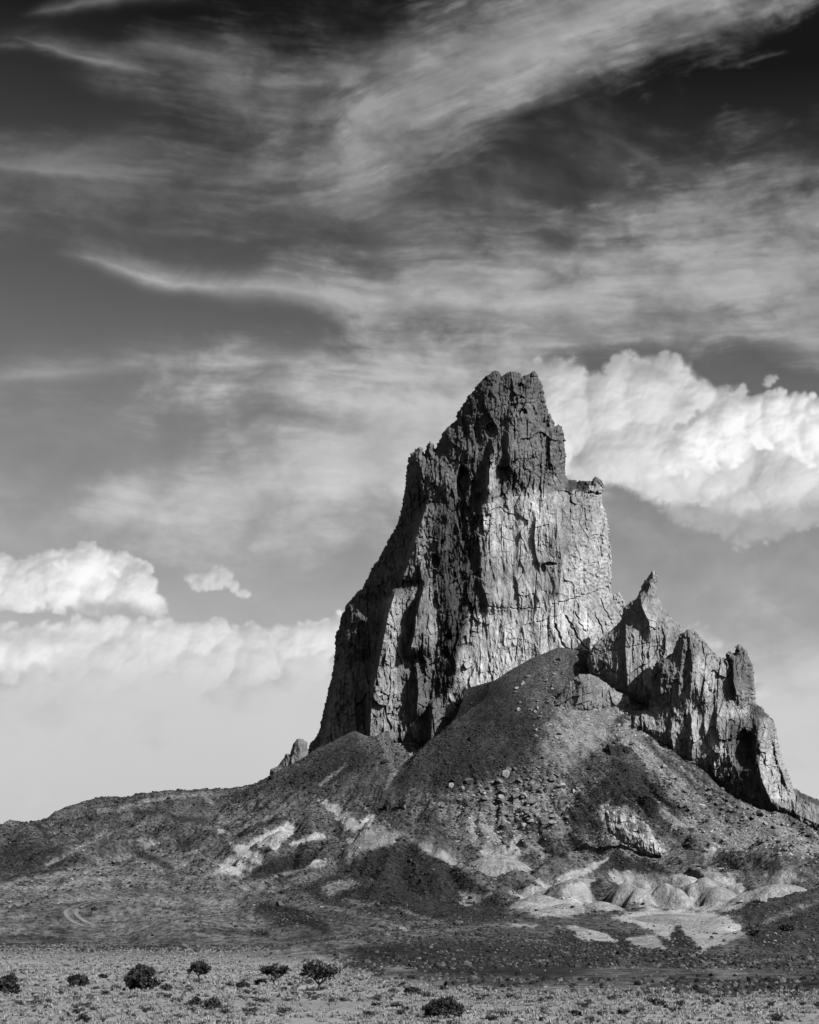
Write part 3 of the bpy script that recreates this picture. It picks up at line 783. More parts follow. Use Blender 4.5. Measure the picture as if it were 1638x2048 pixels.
def rock(name, label, cat, outline, Yc, depth, R, step, relief, albedo, seed, jag=3.0, group=None, rough=1.0, mat=None, back=.8):
    P = np.array(outline, float)
    x0, x1 = P[:, 0].min() - 8, P[:, 0].max() + 8
    y0, y1 = P[:, 1].min() - 8, P[:, 1].max() + 8
    px, py = np.meshgrid(np.arange(x0, x1, step), np.arange(y0, y1, step))
    fx, _ = facets(px / 13 + .3 * perlin(px / 20, py / 20, seed + 3), py / 17, seed + 5)
    fy, _ = facets(px / 9, py / 11, seed + 8)
    wx = px + jag * (.9 * fx + .8 * perlin(px / 6, py / 6, seed + 1))
    wy = py + jag * (.9 * fy + .8 * perlin(px / 6, py / 6, seed + 2))
    sd = poly_sd(wx, wy, outline)
    ins = sd > 0
    s = np.clip(sd / R, 0, 1)
    shape = np.sqrt(np.clip(1 - (1 - s) ** 2, 0, 1)) * .7 + .3 * s
    edge = np.clip(sd / 7, 0, 1)
    # broad fluting, then angular blocks at three sizes, then grain
    wob = 10 * fbm(px / 50, py / 70, seed + 11, 3)
    flut = ridged((px + wob) / 30, py / 190, seed + 13, 3)
    u, v = (px + wob) / 27, (py + wob * 2) / 84
    f1, e1 = facets(u, v, seed + 21)
    f2, e2 = facets((px + wob * .6) / 11, (py + 12 * perlin(px / 30, py / 60, seed + 17)) / 30, seed + 31)
    f3, e3 = facets(px / 4.6, py / 10.5, seed + 41)
    fine = ridged(px / 7, py / 17, seed + 51, 4, .6)
    amp = (depth / 38.0) ** .5
    ro = rough(px, py) if callable(rough) else rough
    brk = sstep(0, .4, perlin(px / 40, py / 60, seed + 91))          # joints open up only here and there
    calm = sstep(-.25, .35, fbm(px / 46, py / 60, seed + 93, 3))
    ro2 = ro * (.30 + .95 * calm)
    fb, eb = facets(px / 52 + .3 * perlin(px / 40, py / 40, seed + 19), py / 74 + .3 * perlin(px / 30, py / 50, seed + 20), seed + 97)
    led, el = facets(px / 34 + .3 * perlin(px / 25, py / 25, seed + 23), (py + .35 * px) / 21, seed + 99)     # inclined ledges
    n = amp * ((.25 + 1.9 * ro) * flut + (.35 + 3.0 * ro) * fb + 2.6 * ro ** 1.6 * f1 + 1.8 * (ridged((px + wob) / 70, py / 280, seed + 14, 2, .35) - .2) - (.5 + 1.2 * ro) * sstep(.86, .98, ridged((px + .15 * wob) / 30, py / 330, seed + 15, 1)) * sstep(-.2, .3, perlin(px / 50, py / 40, seed + 16)) + (.12 + 1.3 * ro2) * led
               - .8 * brk * ro * np.clip(1 - e1 / .06, 0, 1) + (.05 + ro2) * (2.2 * f2 + 1.15 * f3) + (.05 + .45 * ro2) * fine + 1.2 * fbm(px / 22, py / 70, seed + 95, 3))
    rel = relief(px, py) if relief else 0
    D = depth * shape + (rel + n) * edge
    D = np.maximum(D, depth * .25 * s)
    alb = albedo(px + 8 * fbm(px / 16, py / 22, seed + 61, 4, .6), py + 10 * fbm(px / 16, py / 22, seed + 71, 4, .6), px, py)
    alb = alb * (1 + .55 * fbm(px / 7, py / 13, seed + 81, 4, .7) + .26 * fbm(px / 9, py / 70, seed + 83, 3) + .12 * (f2 + f3))
    alb = np.clip(alb, .015, .6)
    bx, by, bz = ray_point(px, py, Yc + np.zeros_like(px))
    F = np.stack(ray_point(px, py, Yc - D), -1)
    B = np.stack(ray_point(px, py, Yc + depth * back * shape + .4), -1)
    H, W = px.shape
    cell = ins[:-1, :-1] & ins[:-1, 1:] & ins[1:, :-1] & ins[1:, 1:]
    idx = np.arange(H * W).reshape(H, W); off = H * W
    fq = np.stack([idx[:-1, :-1], idx[1:, :-1], idx[1:, 1:], idx[:-1, 1:]], -1)[cell]
    bq = fq[:, ::-1] + off
    cp = np.pad(cell, 1)
    c = cp[1:-1, 1:-1]
    sides = []
    for nb, (a, b) in ((cp[:-2, 1:-1], (idx[:-1, :-1], idx[:-1, 1:])), (cp[2:, 1:-1], (idx[1:, 1:], idx[1:, :-1])),
                       (cp[1:-1, :-2], (idx[1:, :-1], idx[:-1, :-1])), (cp[1:-1, 2:], (idx[:-1, 1:], idx[1:, 1:]))):
        m = c & ~nb
        sides.append(np.stack([a[m], b[m], b[m] + off, a[m] + off], -1))
    q = np.concatenate([fq, bq] + sides)
    V = np.concatenate([F.reshape(-1, 3), B.reshape(-1, 3)])
    A = np.concatenate([alb.ravel(), alb.ravel()])
    used, inv = np.unique(q, return_inverse=True)
    Vu = V[used]
    loc = np.array([(Vu[:, 0].min() + Vu[:, 0].max()) / 2, Yc, Vu[:, 2].min()])
    me = build_mesh(name, Vu - loc, inv.reshape(-1, 4), attrs={'alb': A[used]}, mat=mat or M_ROCK)
    o = link(name, me, loc)
    return tag(o, label, cat, group)

def blend(px, py, base, layers):
    a = np.full(px.shape, base, float)
    for poly, soft, val in layers:
        k = sstep(-soft, soft, poly_sd(px, py, poly))
        a = a * (1 - k) + val * k
    return a

TOWER = [(600, 1560), (606, 1520), (620, 1490), (638, 1459), (647, 1416), (658, 1370), (667, 1330), (669, 1294), (671, 1269), (680, 1245), (684, 1227), (693, 1208),
    (709, 1187), (727, 1172), (742, 1141), (760, 1114), (772, 1086), (792, 1053), (801, 1025), (806, 995), (810, 970), (812, 946), (816, 918), (823, 905), (836, 893),
    (847, 893), (849, 907), (853, 891), (861, 882), (867, 886), (870, 897), (876, 882), (882, 870), (891, 857), (910, 842), (916, 824), (926, 809), (934, 793), (949, 778),
    (958, 764), (974, 750), (986, 742), (998, 744), (1004, 751), (1012, 744), (1026, 741), (1036, 744), (1045, 751), (1059, 746), (1068, 741), (1077, 747), (1082, 763),
    (1086, 776), (1090, 799), (1096, 822), (1106, 838), (1110, 851), (1116, 849), (1120, 847), (1125, 854), (1127, 867), (1131, 879), (1132, 915), (1130, 949), (1137, 957),
    (1154, 961), (1181, 960), (1187, 955), (1197, 954), (1207, 964), (1209, 980), (1204, 995), (1209, 1019), (1216, 1044), (1222, 1080), (1224, 1120), (1222, 1171),
    (1226, 1189), (1237, 1182), (1245, 1195), (1252, 1208), (1262, 1260), (1262, 1400), (1200, 1480), (1000, 1560), (800, 1570), (640, 1570)]

def tower_relief(x, y):
    r = -sstep(985, 690, x) * 5 * sstep(880, 1150, y)                # left flank falls back
    r = r - sstep(1090, 1250, x) * 7
    B = bump_line
    r += B(x, y, [(790, 1185), (777, 1228), (768, 1275), (756, 1339), (744, 1385), (739, 1500)], 11, 80, 29)
    r += B(x, y, [(708, 1290), (684, 1330), (668, 1400), (655, 1480)], 14, 50, 9)
    r += B(x, y, [(850, 1168), (840, 1202), (832, 1235), (830, 1265), (818, 1310)], 8, 90, 19)
    r += B(x, y, [(834, 1335), (837, 1385), (833, 1432)], 8, 36, 14)
    r += B(x, y, [(866, 1410), (864, 1440), (862, 1500)], 10, 46, 19)
    r += B(x, y, [(852, 1015), (838, 1060), (825, 1100), (812, 1140), (802, 1166)], 8, 60, 13)
    r += B(x, y, [(985, 900), (974, 930), (969, 970), (966, 1010), (955, 1060), (962, 1110), (963, 1160), (978, 1210)], 12, 60, 5.5, 1.0, 1.3)
    r += B(x, y, [(952, 900), (948, 940), (955, 985)], 8, 24, 5)
    r += B(x, y, [(982, 898), (977, 930), (976, 990)], 8, 26, 7)
    r += B(x, y, [(1072, 1040), (1069, 1076), (1072, 1107), (1080, 1133)], 4, 50, 3.6)
    r += B(x, y, [(1112, 1000), (1114, 1050), (1121, 1088), (1123, 1128), (1118, 1190)], 50, 6, 4, 1.5, 1)
    r += B(x, y, [(850, 905), (842, 950), (846, 990)], 20, 6, 6, 1.4, 1)
    r += B(x, y, [(1112, 850), (1100, 890), (1102, 940)], 9, 34, 7)
    r += B(x, y, [(1040, 760), (1020, 830), (1016, 900), (1024, 960)], 10, 60, 5)
    r += B(x, y, [(890, 1060), (884, 1140), (905, 1230), (912, 1340)], 46, 12, 4, 1.5, 1)
    r += B(x, y, [(932, 1230), (916, 1290), (909, 1372)], 9, 40, 3)
    r += B(x, y, [(1030, 1150), (1036, 1170), (1040, 1215)], 5, 24, 2.0) + B(x, y, [(1050, 1160), (1062, 1190), (1066, 1212)], 18, 4, 1.6, 1.4, 1)
    r += B(x, y, [(1172, 1010), (1180, 1050), (1176, 1090)], 40, 5, 2.5) + B(x, y, [(1206, 1040), (1207, 1090), (1205, 1140)], 6, 16, 3)
    for cx, cy, rx, ry, dp in ((925, 965, 14, 34, 15), (871, 1123, 9, 14, 6), (1040, 776, 12, 12, 7), (1044, 825, 10, 9, 5), (745, 1215, 30, 30, 8), (1088, 850, 10, 14, 6), (728, 1300, 20, 60, 9), (722, 1400, 12, 70, 7), (1100, 1128, 13, 4, 3), (1086, 1136, 6, 9, 3), (983, 861, 12, 16, 6)):
        q = ((x - cx) / rx) ** 2 + ((y - cy) / ry) ** 2
        r = r - dp * np.clip(1.15 - q, 0, 1)
    for pts, w, dp in (([(978, 1214), (1043, 1218), (1080, 1216)], 1.8, 1.0), ([(1104, 1210), (1135, 1201), (1220, 1174)], 2.0, 1.3),
                       ([(1110, 1250), (1125, 1290), (1150, 1310)], 3.0, 2.2), ([(1130, 1230), (1165, 1290), (1180, 1305)], 2.6, 2.0), ([(1150, 1225), (1170, 1265)], 2.4, 2.0), ([(1200, 1200), (1225, 1250)], 2.6, 2.6),
                       ([(1190, 1225), (1205, 1265)], 2.6, 2.6), ([(1170, 985), (1205, 990)], 3, 3), ([(1168, 1010), (1172, 1060)], 2.0, 1.5)):
        r += crack(x, y, pts, w, dp)
    return r

def tower_rough(x, y):
    k = sstep(-30, 30, poly_sd(x, y, [(985, 1000), (1209, 985), (1224, 1120), (1260, 1300), (1080, 1330), (1000, 1380), (912, 1380), (960, 1200)]))
    return 1.15 - .88 * k

def tower_albedo(x, y, px, py):
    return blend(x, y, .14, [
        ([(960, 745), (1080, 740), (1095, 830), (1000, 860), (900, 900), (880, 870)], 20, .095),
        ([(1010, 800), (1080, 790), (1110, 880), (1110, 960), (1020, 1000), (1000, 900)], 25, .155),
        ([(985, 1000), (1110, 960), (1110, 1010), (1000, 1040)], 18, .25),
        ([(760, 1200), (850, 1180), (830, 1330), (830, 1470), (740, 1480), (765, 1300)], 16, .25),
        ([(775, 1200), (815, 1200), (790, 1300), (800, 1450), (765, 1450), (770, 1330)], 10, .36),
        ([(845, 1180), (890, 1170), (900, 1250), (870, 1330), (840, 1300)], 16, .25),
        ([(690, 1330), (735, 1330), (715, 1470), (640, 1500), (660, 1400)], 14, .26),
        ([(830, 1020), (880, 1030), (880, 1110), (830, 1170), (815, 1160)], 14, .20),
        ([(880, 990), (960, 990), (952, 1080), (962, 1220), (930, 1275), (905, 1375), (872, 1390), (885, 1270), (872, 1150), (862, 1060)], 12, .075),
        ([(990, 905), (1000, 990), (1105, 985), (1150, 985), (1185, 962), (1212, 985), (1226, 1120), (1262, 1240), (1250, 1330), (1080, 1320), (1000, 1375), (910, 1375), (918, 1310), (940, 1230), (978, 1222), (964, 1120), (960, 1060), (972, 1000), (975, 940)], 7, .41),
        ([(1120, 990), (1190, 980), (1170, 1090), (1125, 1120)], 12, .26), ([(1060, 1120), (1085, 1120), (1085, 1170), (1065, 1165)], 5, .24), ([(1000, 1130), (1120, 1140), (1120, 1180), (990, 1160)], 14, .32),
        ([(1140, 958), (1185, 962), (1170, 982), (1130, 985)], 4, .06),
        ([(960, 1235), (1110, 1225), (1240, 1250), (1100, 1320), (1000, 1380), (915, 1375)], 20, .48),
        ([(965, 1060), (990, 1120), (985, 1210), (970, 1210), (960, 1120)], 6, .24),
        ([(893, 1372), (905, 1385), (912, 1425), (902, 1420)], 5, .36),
    ])

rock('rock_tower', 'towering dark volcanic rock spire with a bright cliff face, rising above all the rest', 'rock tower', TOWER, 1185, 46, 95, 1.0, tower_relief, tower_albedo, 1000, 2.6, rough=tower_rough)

PINN = [(1303, 1141), (1315, 1144), (1316, 1154), (1313, 1171), (1317, 1193), (1327, 1214), (1334, 1227), (1339, 1225), (1344, 1238), (1353, 1243), (1364, 1246), (1366, 1263), (1363, 1290),
    (1360, 1340), (1340, 1420), (1290, 1430), (1240, 1410), (1210, 1385), (1182, 1357), (1173, 1326), (1175, 1311), (1186, 1290), (1206, 1273), (1227, 1255), (1242, 1239), (1247, 1215), (1261, 1202), (1267, 1200), (1276, 1190), (1284, 1171), (1290, 1161), (1298, 1149)]
def pinn_relief(x, y):
    r = -sstep(1250, 1170, x) * 3
    r += bump_line(x, y, [(1280, 1185), (1285, 1215), (1296, 1240), (1302, 1270)], 14, 30, 9) * .9
    r += bump_line(x, y, [(1252, 1250), (1251, 1300), (1254, 1345), (1256, 1400)], 6, 60, 6)
    r += bump_line(x, y, [(1236, 1320), (1232, 1350), (1233, 1395)], 5, 14, 4)
    r += bump_line(x, y, [(1300, 1270), (1299, 1330), (1302, 1400)], 40, 4, 3, 1.5, 1)
    r += bump_line(x, y, [(1338, 1225), (1336, 1260), (1334, 1310)], 14, 5, 3)
    r += bump_line(x, y, [(1180, 1310), (1186, 1345), (1200, 1362)], 4, 40, 4)
    for pts, w, dp in (([(1195, 1345), (1210, 1330), (1230, 1345)], 2.5, 2), ([(1265, 1270), (1266, 1330)], 2, 1.6), ([(1282, 1260), (1284, 1380)], 2, 1.6), ([(1245, 1215), (1280, 1225), (1300, 1225)], 2, 1.2), ([(1180, 1310), (1300, 1285)], 1.8, 1.0), ([(1300, 1165), (1316, 1160)], 2, 1.5)):
        r += crack(x, y, pts, w, dp)
    return r
rock('rock_pinnacle', 'smaller pale rock fin with a leaning pointed tip right of the tall tower', 'rock pinnacle', PINN, 1106, 20, 55, 1.0, pinn_relief,
     lambda x, y, px, py: blend(x, y, .30, [([(1240, 1210), (1290, 1220), (1300, 1280), (1200, 1300), (1180, 1300)], 14, .27), ([(1255, 1260), (1300, 1265), (1300, 1400), (1255, 1395)], 6, .36), ([(1300, 1250), (1330, 1230), (1350, 1400), (1300, 1400)], 10, .32), ([(1290, 1150), (1320, 1150), (1310, 1200), (1280, 1195)], 8, .22)]),
     1100, 1.8, rough=.75)

SLAB = [(1158, 1348), (1180, 1347), (1213, 1365), (1233, 1382), (1257, 1391), (1262, 1404), (1240, 1440), (1180, 1460), (1110, 1450), (1090, 1425), (1104, 1408), (1117, 1393), (1135, 1365)]
rock('rock_slab', 'sloping pale rounded slab at the foot of the leaning rock fin', 'rock slab', SLAB, 1076, 10, 50, 1.0,
     lambda x, y: 1.6 * facets(x / 34, (y + .3 * x) / 15, 77)[0],
     lambda x, y, px, py: blend(x, y, .24, [([(1110, 1390), (1160, 1360), (1200, 1380), (1150, 1400)], 12, .21)]), 1150, 1.6, rough=.5)

CRAG = [(1303, 1393), (1301, 1358), (1305, 1338), (1312, 1324), (1325, 1318), (1342, 1306), (1353, 1284), (1363, 1266), (1375, 1258), (1388, 1259), (1400, 1270), (1412, 1284), (1421, 1297), (1434, 1309),
    (1445, 1316), (1450, 1316), (1451, 1304), (1458, 1301), (1468, 1306), (1472, 1292), (1477, 1288), (1487, 1292), (1497, 1307), (1504, 1324), (1509, 1345), (1511, 1379), (1513, 1406), (1526, 1416),
    (1540, 1433), (1552, 1447), (1555, 1467), (1560, 1498), (1567, 1525), (1579, 1546), (1586, 1575), (1601, 1583), (1622, 1592), (1638, 1600), (1700, 1625), (1770, 1665), (1770, 1730), (1638, 1700), (1560, 1660), (1480, 1620), (1400, 1570), (1330, 1540), (1262, 1480), (1240, 1440), (1262, 1424), (1295, 1418)]
def crag_relief(x, y):
    B = bump_line
    r = B(x, y, [(1330, 1320), (1322, 1350), (1322, 1400)], 10, 30, 7) + B(x, y, [(1305, 1330), (1301, 1400)], 4, 14, 3)
    r += B(x, y, [(1392, 1290), (1386, 1330), (1380, 1390)], 12, 40, 6) + B(x, y, [(1366, 1290), (1360, 1350), (1356, 1400)], 8, 28, 4)
    r += B(x, y, [(1345, 1440), (1342, 1470), (1350, 1510)], 8, 30, 8) + B(x, y, [(1384, 1440), (1380, 1480), (1378, 1520)], 6, 40, 6)
    r += B(x, y, [(1272, 1425), (1265, 1470)], 8, 30, 5) + B(x, y, [(1468, 1310), (1466, 1360), (1478, 1400)], 10, 40, 7)
    r += B(x, y, [(1436, 1410), (1434, 1450), (1440, 1480)], 6, 30, 4) + B(x, y, [(1520, 1440), (1510, 1500), (1524, 1560), (1550, 1620)], 14, 50, 9)
    r += B(x, y, [(1545, 1470), (1556, 1520), (1580, 1590)], 5, 16, 4) + B(x, y, [(1420, 1520), (1432, 1560)], 6, 20, 4)
    r += B(x, y, [(1585, 1585), (1592, 1640)], 5, 16, 3) + B(x, y, [(1410, 1440), (1408, 1480)], 5, 20, 3)
    q = ((x - 1490) / 30) ** 2 + ((y - 1500) / 40) ** 2
    r = r - 9 * np.clip(1.1 - q, 0, 1)
    return r
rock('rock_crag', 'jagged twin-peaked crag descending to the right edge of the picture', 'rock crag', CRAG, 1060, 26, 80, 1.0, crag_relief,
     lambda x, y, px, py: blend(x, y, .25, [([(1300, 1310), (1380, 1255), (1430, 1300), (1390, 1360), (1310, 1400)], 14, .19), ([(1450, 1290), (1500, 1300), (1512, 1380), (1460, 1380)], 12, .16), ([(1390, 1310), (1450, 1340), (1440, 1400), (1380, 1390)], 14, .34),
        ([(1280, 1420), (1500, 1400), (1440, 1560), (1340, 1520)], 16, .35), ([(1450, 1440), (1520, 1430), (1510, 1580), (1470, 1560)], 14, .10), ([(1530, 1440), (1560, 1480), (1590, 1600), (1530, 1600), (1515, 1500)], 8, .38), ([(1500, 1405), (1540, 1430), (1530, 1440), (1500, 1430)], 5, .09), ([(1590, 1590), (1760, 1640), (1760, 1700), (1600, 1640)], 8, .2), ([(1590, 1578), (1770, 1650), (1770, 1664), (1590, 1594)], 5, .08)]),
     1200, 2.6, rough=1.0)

OUTC = [(537, 1572), (539, 1557), (540, 1538), (554, 1532), (568, 1514), (572, 1506), (580, 1508), (586, 1487), (595, 1477), (607, 1478), (616, 1485), (617, 1510), (622, 1560), (600, 1585), (560, 1590)]
rock('rock_outcrop', 'little knobbly outcrop on the skyline at the left foot of the tower', 'rock outcrop', OUTC, 1122, 8, 26, .8,
     lambda x, y: bump_line(x, y, [(585, 1490), (583, 1530)], 4, 20, 3), lambda x, y, px, py: np.full(x.shape, .2), 1300, 1.2, rough=.6)
KNOB = [(1196, 1538), (1200, 1520), (1207, 1500), (1215, 1488), (1228, 1492), (1240, 1490), (1262, 1495), (1276, 1506), (1284, 1530), (1260, 1552), (1220, 1552)]
rock('rock_hump', 'black stubby rock knob standing out of the talus below the pale crag', 'rock knob', KNOB, 1022, 9, 30, .8, None, lambda x, y, px, py: np.full(x.shape, .035), 1350, 1.6)
KNOB2 = [(1135, 1545), (1140, 1528), (1150, 1518), (1165, 1520), (1176, 1532), (1172, 1548), (1150, 1555)]
rock('rock_hump', 'low dark rock hump on the talus left of the black knob', 'rock knob', KNOB2, 1018, 5, 18, .8, None, lambda x, y, px, py: np.full(x.shape, .05), 1360, 1.6)
WHT = [(1207, 1622), (1214, 1618), (1220, 1626), (1228, 1619), (1236, 1627), (1246, 1622), (1254, 1634), (1262, 1626), (1270, 1630), (1276, 1652), (1284, 1646), (1298, 1650), (1304, 1668), (1312, 1676), (1322, 1692), (1334, 1702), (1322, 1716), (1290, 1708), (1250, 1690), (1216, 1664)]
rock('pale_bluff', 'bright white eroded little bluff on the dark hillside below the crag', 'bluff', WHT, 872, 3, 26, .8,
     lambda x, y: .9 * ridged((x - .35 * y) / 22, (y + .3 * x) / 40, 78, 3) + .8 * facets((x - .3 * y) / 12, y / 14, 79)[0],
     lambda x, y, px, py: np.where(fbm((x - .4 * y) / 14, y / 26, 81, 4) < -.08, .17, .44), 1400, 2.4, rough=.6)

# ------------------------------------------------------------------ scattered ground cover (stuff)
RNG = np.random.RandomState(5)
def pick_ground(n, px0, px1, py0, py1, ok):
    """n random points of the sheet, spread evenly over the part of the hillside the photograph shows"""
    out = []
    tx, ty = RNG.uniform(px0, px1, n), RNG.uniform(py0, py1, n)
    m = (G_PX > px0 - 4) & (G_PX < px1 + 4) & (G_PY > py0 - 4) & (G_PY < py1 + 4) & (GY_ < 1150)
    jj, ii = np.where(m)
    # weight of a cell ~ its real area
    area = (GT[jj, np.minimum(ii + 1, GT.shape[1] - 1)] - GT[jj, ii]) * GY_[jj, ii] * (GY_[np.minimum(jj + 1, GT.shape[0] - 1), ii] - GY_[jj, ii])
    w = np.abs(area); w = w / w.sum()
    k = RNG.choice(len(jj), n, p=w)
    j, i = jj[k], ii[k]
    fy, fx = RNG.rand(n), RNG.rand(n)
    j1, i1 = np.minimum(j + 1, GT.shape[0] - 1), np.minimum(i + 1, GT.shape[1] - 1)
    y = GY_[j, i] * (1 - fy) + GY_[j1, i] * fy
    x = (GT[j, i] * (1 - fx) + GT[j, i1] * fx) * y
    z = ground_at(x, y)
    qx, qy = project(x, y, z)
    keep = ok(qx, qy, x, y, G_ALB[j, i], GDOME[j, i])
    pick_ground.alb = G_ALB[j, i][keep]
    return x[keep], y[keep], z[keep]

OCT = np.array([(1, 0, 0), (.31, .95, 0), (-.81, .59, 0), (-.81, -.59, 0), (.31, -.95, 0), (.55, .4, .75), (-.21, .65, .75), (-.68, 0, .75), (-.21, -.65, .75), (.55, -.4, .75), (0, 0, 1)])
OCTF = []
for a in range(5):
    b = (a + 1) % 5
    OCTF += [(a, b, 5 + a), (b, 5 + b, 5 + a), (5 + a, 5 + b, 10)]
OCTF = np.array(OCTF)
def lumps(name, x, y, z, size, alb, mat, flat=.8, kind='stuff', sink=.15):
    n = len(x)
    rot = RNG.rand(n) * 6.28
    c, s = np.cos(rot), np.sin(rot)
    V = OCT[None] * (1 + .5 * (RNG.rand(n, 11, 1) - .5)) * size[:, None, None]
    V = V + (RNG.rand(n, 11, 3) - .5) * .35 * size[:, None, None]
    vx = V[..., 0] * c[:, None] - V[..., 1] * s[:, None]
    vy = V[..., 0] * s[:, None] + V[..., 1] * c[:, None]
    W = np.stack([vx + x[:, None], vy + y[:, None], V[..., 2] * flat + z[:, None] - sink * size[:, None]], -1).reshape(-1, 3)
    Fc = (OCTF[None] + (np.arange(n) * 11)[:, None, None]).reshape(-1, 3)
    me = build_mesh(name, W, tris=Fc, attrs={'alb': np.repeat(alb, 11)}, mat=mat)
    return tag(link(name, me), kind=kind)

def in_poly(poly, soft=1):
    return lambda qx, qy: poly_sd(qx, qy, poly) > 0

def hill_ok(kind):
    def f(qx, qy, x, y, alb, dome):
        edge = np.interp(qx, [-200, 0, 380, 560, 660, 720, 860, 1000, 1200, 1400, 1900], [1897, 1899, 1900, 1908, 1925, 1955, 1977, 1984, 1986, 1984, 1992])
        n = .45 + 1.0 * fbm(x / 40, y / 40, 801 if kind == 'scrub' else 811, 4)
        if kind == 'scrub':
            d = np.interp(alb, [.02, .05, .08, .11, .15, .25], [1.35, 1.2, .85, .60, .28, .03]) * (1 - .97 * sstep(.1, .5, dome))
        else:
            d = np.interp(alb, [.03, .085, .26, .34, .42], [.25, 1.0, 1.0, .35, .05]) * (1 - .8 * dome)
        return (qy < edge + 4) & (RNG.rand(len(qx)) < d * n)
    return f
x, y, z = pick_ground(190000, -60, 1700, 1455, 1990, hill_ok('scrub'))
sz = np.exp(RNG.normal(-.85, .40, len(x))) * np.clip(y / 700, .45, 1.1)
lumps('hillside_scrub', x, y, z, sz, RNG.uniform(.016, .05, len(x)), M_SCRUB, .85)
x, y, z = pick_ground(150000, -60, 1700, 1300, 1990, hill_ok('scree'))
ga = pick_ground.alb
qx, qy = project(x, y, z)
rub = (poly_sd(qx, qy, [(840, 1575), (1030, 1530), (1060, 1400), (1080, 1310), (1250, 1300), (1340, 1500), (1700, 1680), (1700, 1740), (1400, 1700), (1150, 1680), (900, 1690)]) > 0)
sz = np.exp(RNG.normal(-1.15, .5, len(x))) * np.where(rub, 1.6, .8) * np.clip(y / 750, .35, 1)
lumps('scree', x, y, z, sz, np.clip(ga * RNG.uniform(.8, 2.6, len(x)) * np.where(y < 480, .72, 1), .04, .42), M_SCREE, .75, sink=.3)

x, y, z = pick_ground(60000, -60, 1700, 1800, 1990, hill_ok('scrub'))
lumps('low_scrub', x, y, z, np.exp(RNG.normal(-1.5, .35, len(x))), np.where(RNG.rand(len(x)) < .3, RNG.uniform(.08, .15, len(x)), RNG.uniform(.02, .06, len(x))), M_SCRUB, .9)

# ------------------------------------------------------------------ boulders: every one a thing
import bmesh
def boulder_mesh(name, seed, mat, squash=.72, planes=10):
    rs = np.random.RandomState(seed)
    bm = bmesh.new()
    bmesh.ops.create_icosphere(bm, subdivisions=3, radius=1)
    nrm = rs.normal(size=(planes, 3)); nrm /= np.linalg.norm(nrm, axis=1)[:, None]
    dd = rs.uniform(.42, .85, planes)
    sc3 = np.array([1, rs.uniform(.7, 1), squash * rs.uniform(.85, 1.15)])
    for v in bm.verts:
        d = np.array(v.co); dn = d @ nrm.T
        r = min(1.0, (dd / np.maximum(dn, 1e-3))[dn > .05].min(initial=1.0))
        q = d * r * sc3 * (1 + .03 * math.sin(d[0] * 9 + seed) * math.cos(d[1] * 11))
        v.co = q
    me = bpy.data.meshes.new(name); bm.to_mesh(me); bm.free()
    me.materials.append(mat)
    return me
B_GREY = [boulder_mesh('boulder', 40 + i, M_BOULDER) for i in range(7)]
B_PALE = [boulder_mesh('boulder', 60 + i, M_PALEB) for i in range(3)]
B_DARK = [boulder_mesh('boulder', 80, M_SAGE)]
def boulder(px, py, wpx, label, group=None, meshes=B_GREY, k=0, hit=None, rz=None):
    h = hit or hit_ground(px, py)
    if h is None: return None
    s = wpx / 2 * h[1] / F_PX
    o = link('boulder', meshes[k % len(meshes)], (h[0], h[1], h[2] + .22 * s))
    o.scale = (s, s, s)
    o.rotation_euler = (RNG.uniform(-.4, .4), RNG.uniform(-.4, .4), RNG.rand() * 6.28 if rz is None else rz)
    return tag(o, label, 'boulder', group)
for i, (px, py, w, lab, ms) in enumerate([
    (1036, 1421, 13, 'lone pale boulder perched on the smooth dark talus fan below the bright cliff', B_PALE),
    (808, 1618, 17, 'rounded grey boulder beside the pair of dark bushes under the fan', B_GREY),
    (686, 1700, 11, 'small pale boulder beside the pale strip left of the pointed front hill', B_PALE),
    (778, 1652, 10, 'small boulder just above the top of the pointed front hill', B_GREY),
    (1527, 1803, 26, 'largest pale round boulder on the dark ground right of the white mounds', B_PALE),
    (1480, 1806, 15, 'pale boulder at the foot of the mounds, left of the largest round boulder', B_PALE),
    (1448, 1884, 12, 'grey boulder on the lower edge of the broad white apron', B_GREY),
    (1147, 1815, 11, 'grey boulder at the right rim of the leftmost pale mound', B_GREY),
    (914, 1849, 22, 'black wedge shaped rock lying alone at the foot of the pointed front hill', B_DARK),
    (826, 1583, 16, 'pale block at the lower end of the dark talus fan', B_GREY),
    (1012, 1552, 26, 'tall pale block standing in the rubble under the fan', B_PALE),
    (925, 1578, 14, 'pale block at the left end of the rubble field', B_PALE),
    (1072, 1580, 26, 'large grey block in the cluster at the middle of the rubble field', B_GREY),
    (1092, 1584, 22, 'large grey block at the right end of the cluster in the rubble field', B_GREY),
    (1056, 1574, 20, 'grey block at the left end of the cluster in the rubble field', B_GREY),
    (1060, 1610, 34, 'broad low boulder below the cluster of blocks in the rubble field', B_GREY),
    (1520, 1632, 30, 'big grey boulder under the right end of the jagged crag', B_GREY),
    (1440, 1890, 6, 'tiny dark stone on the white apron beside a grey boulder', B_DARK),
]):
    boulder(px, py, w, lab, None, ms, i)
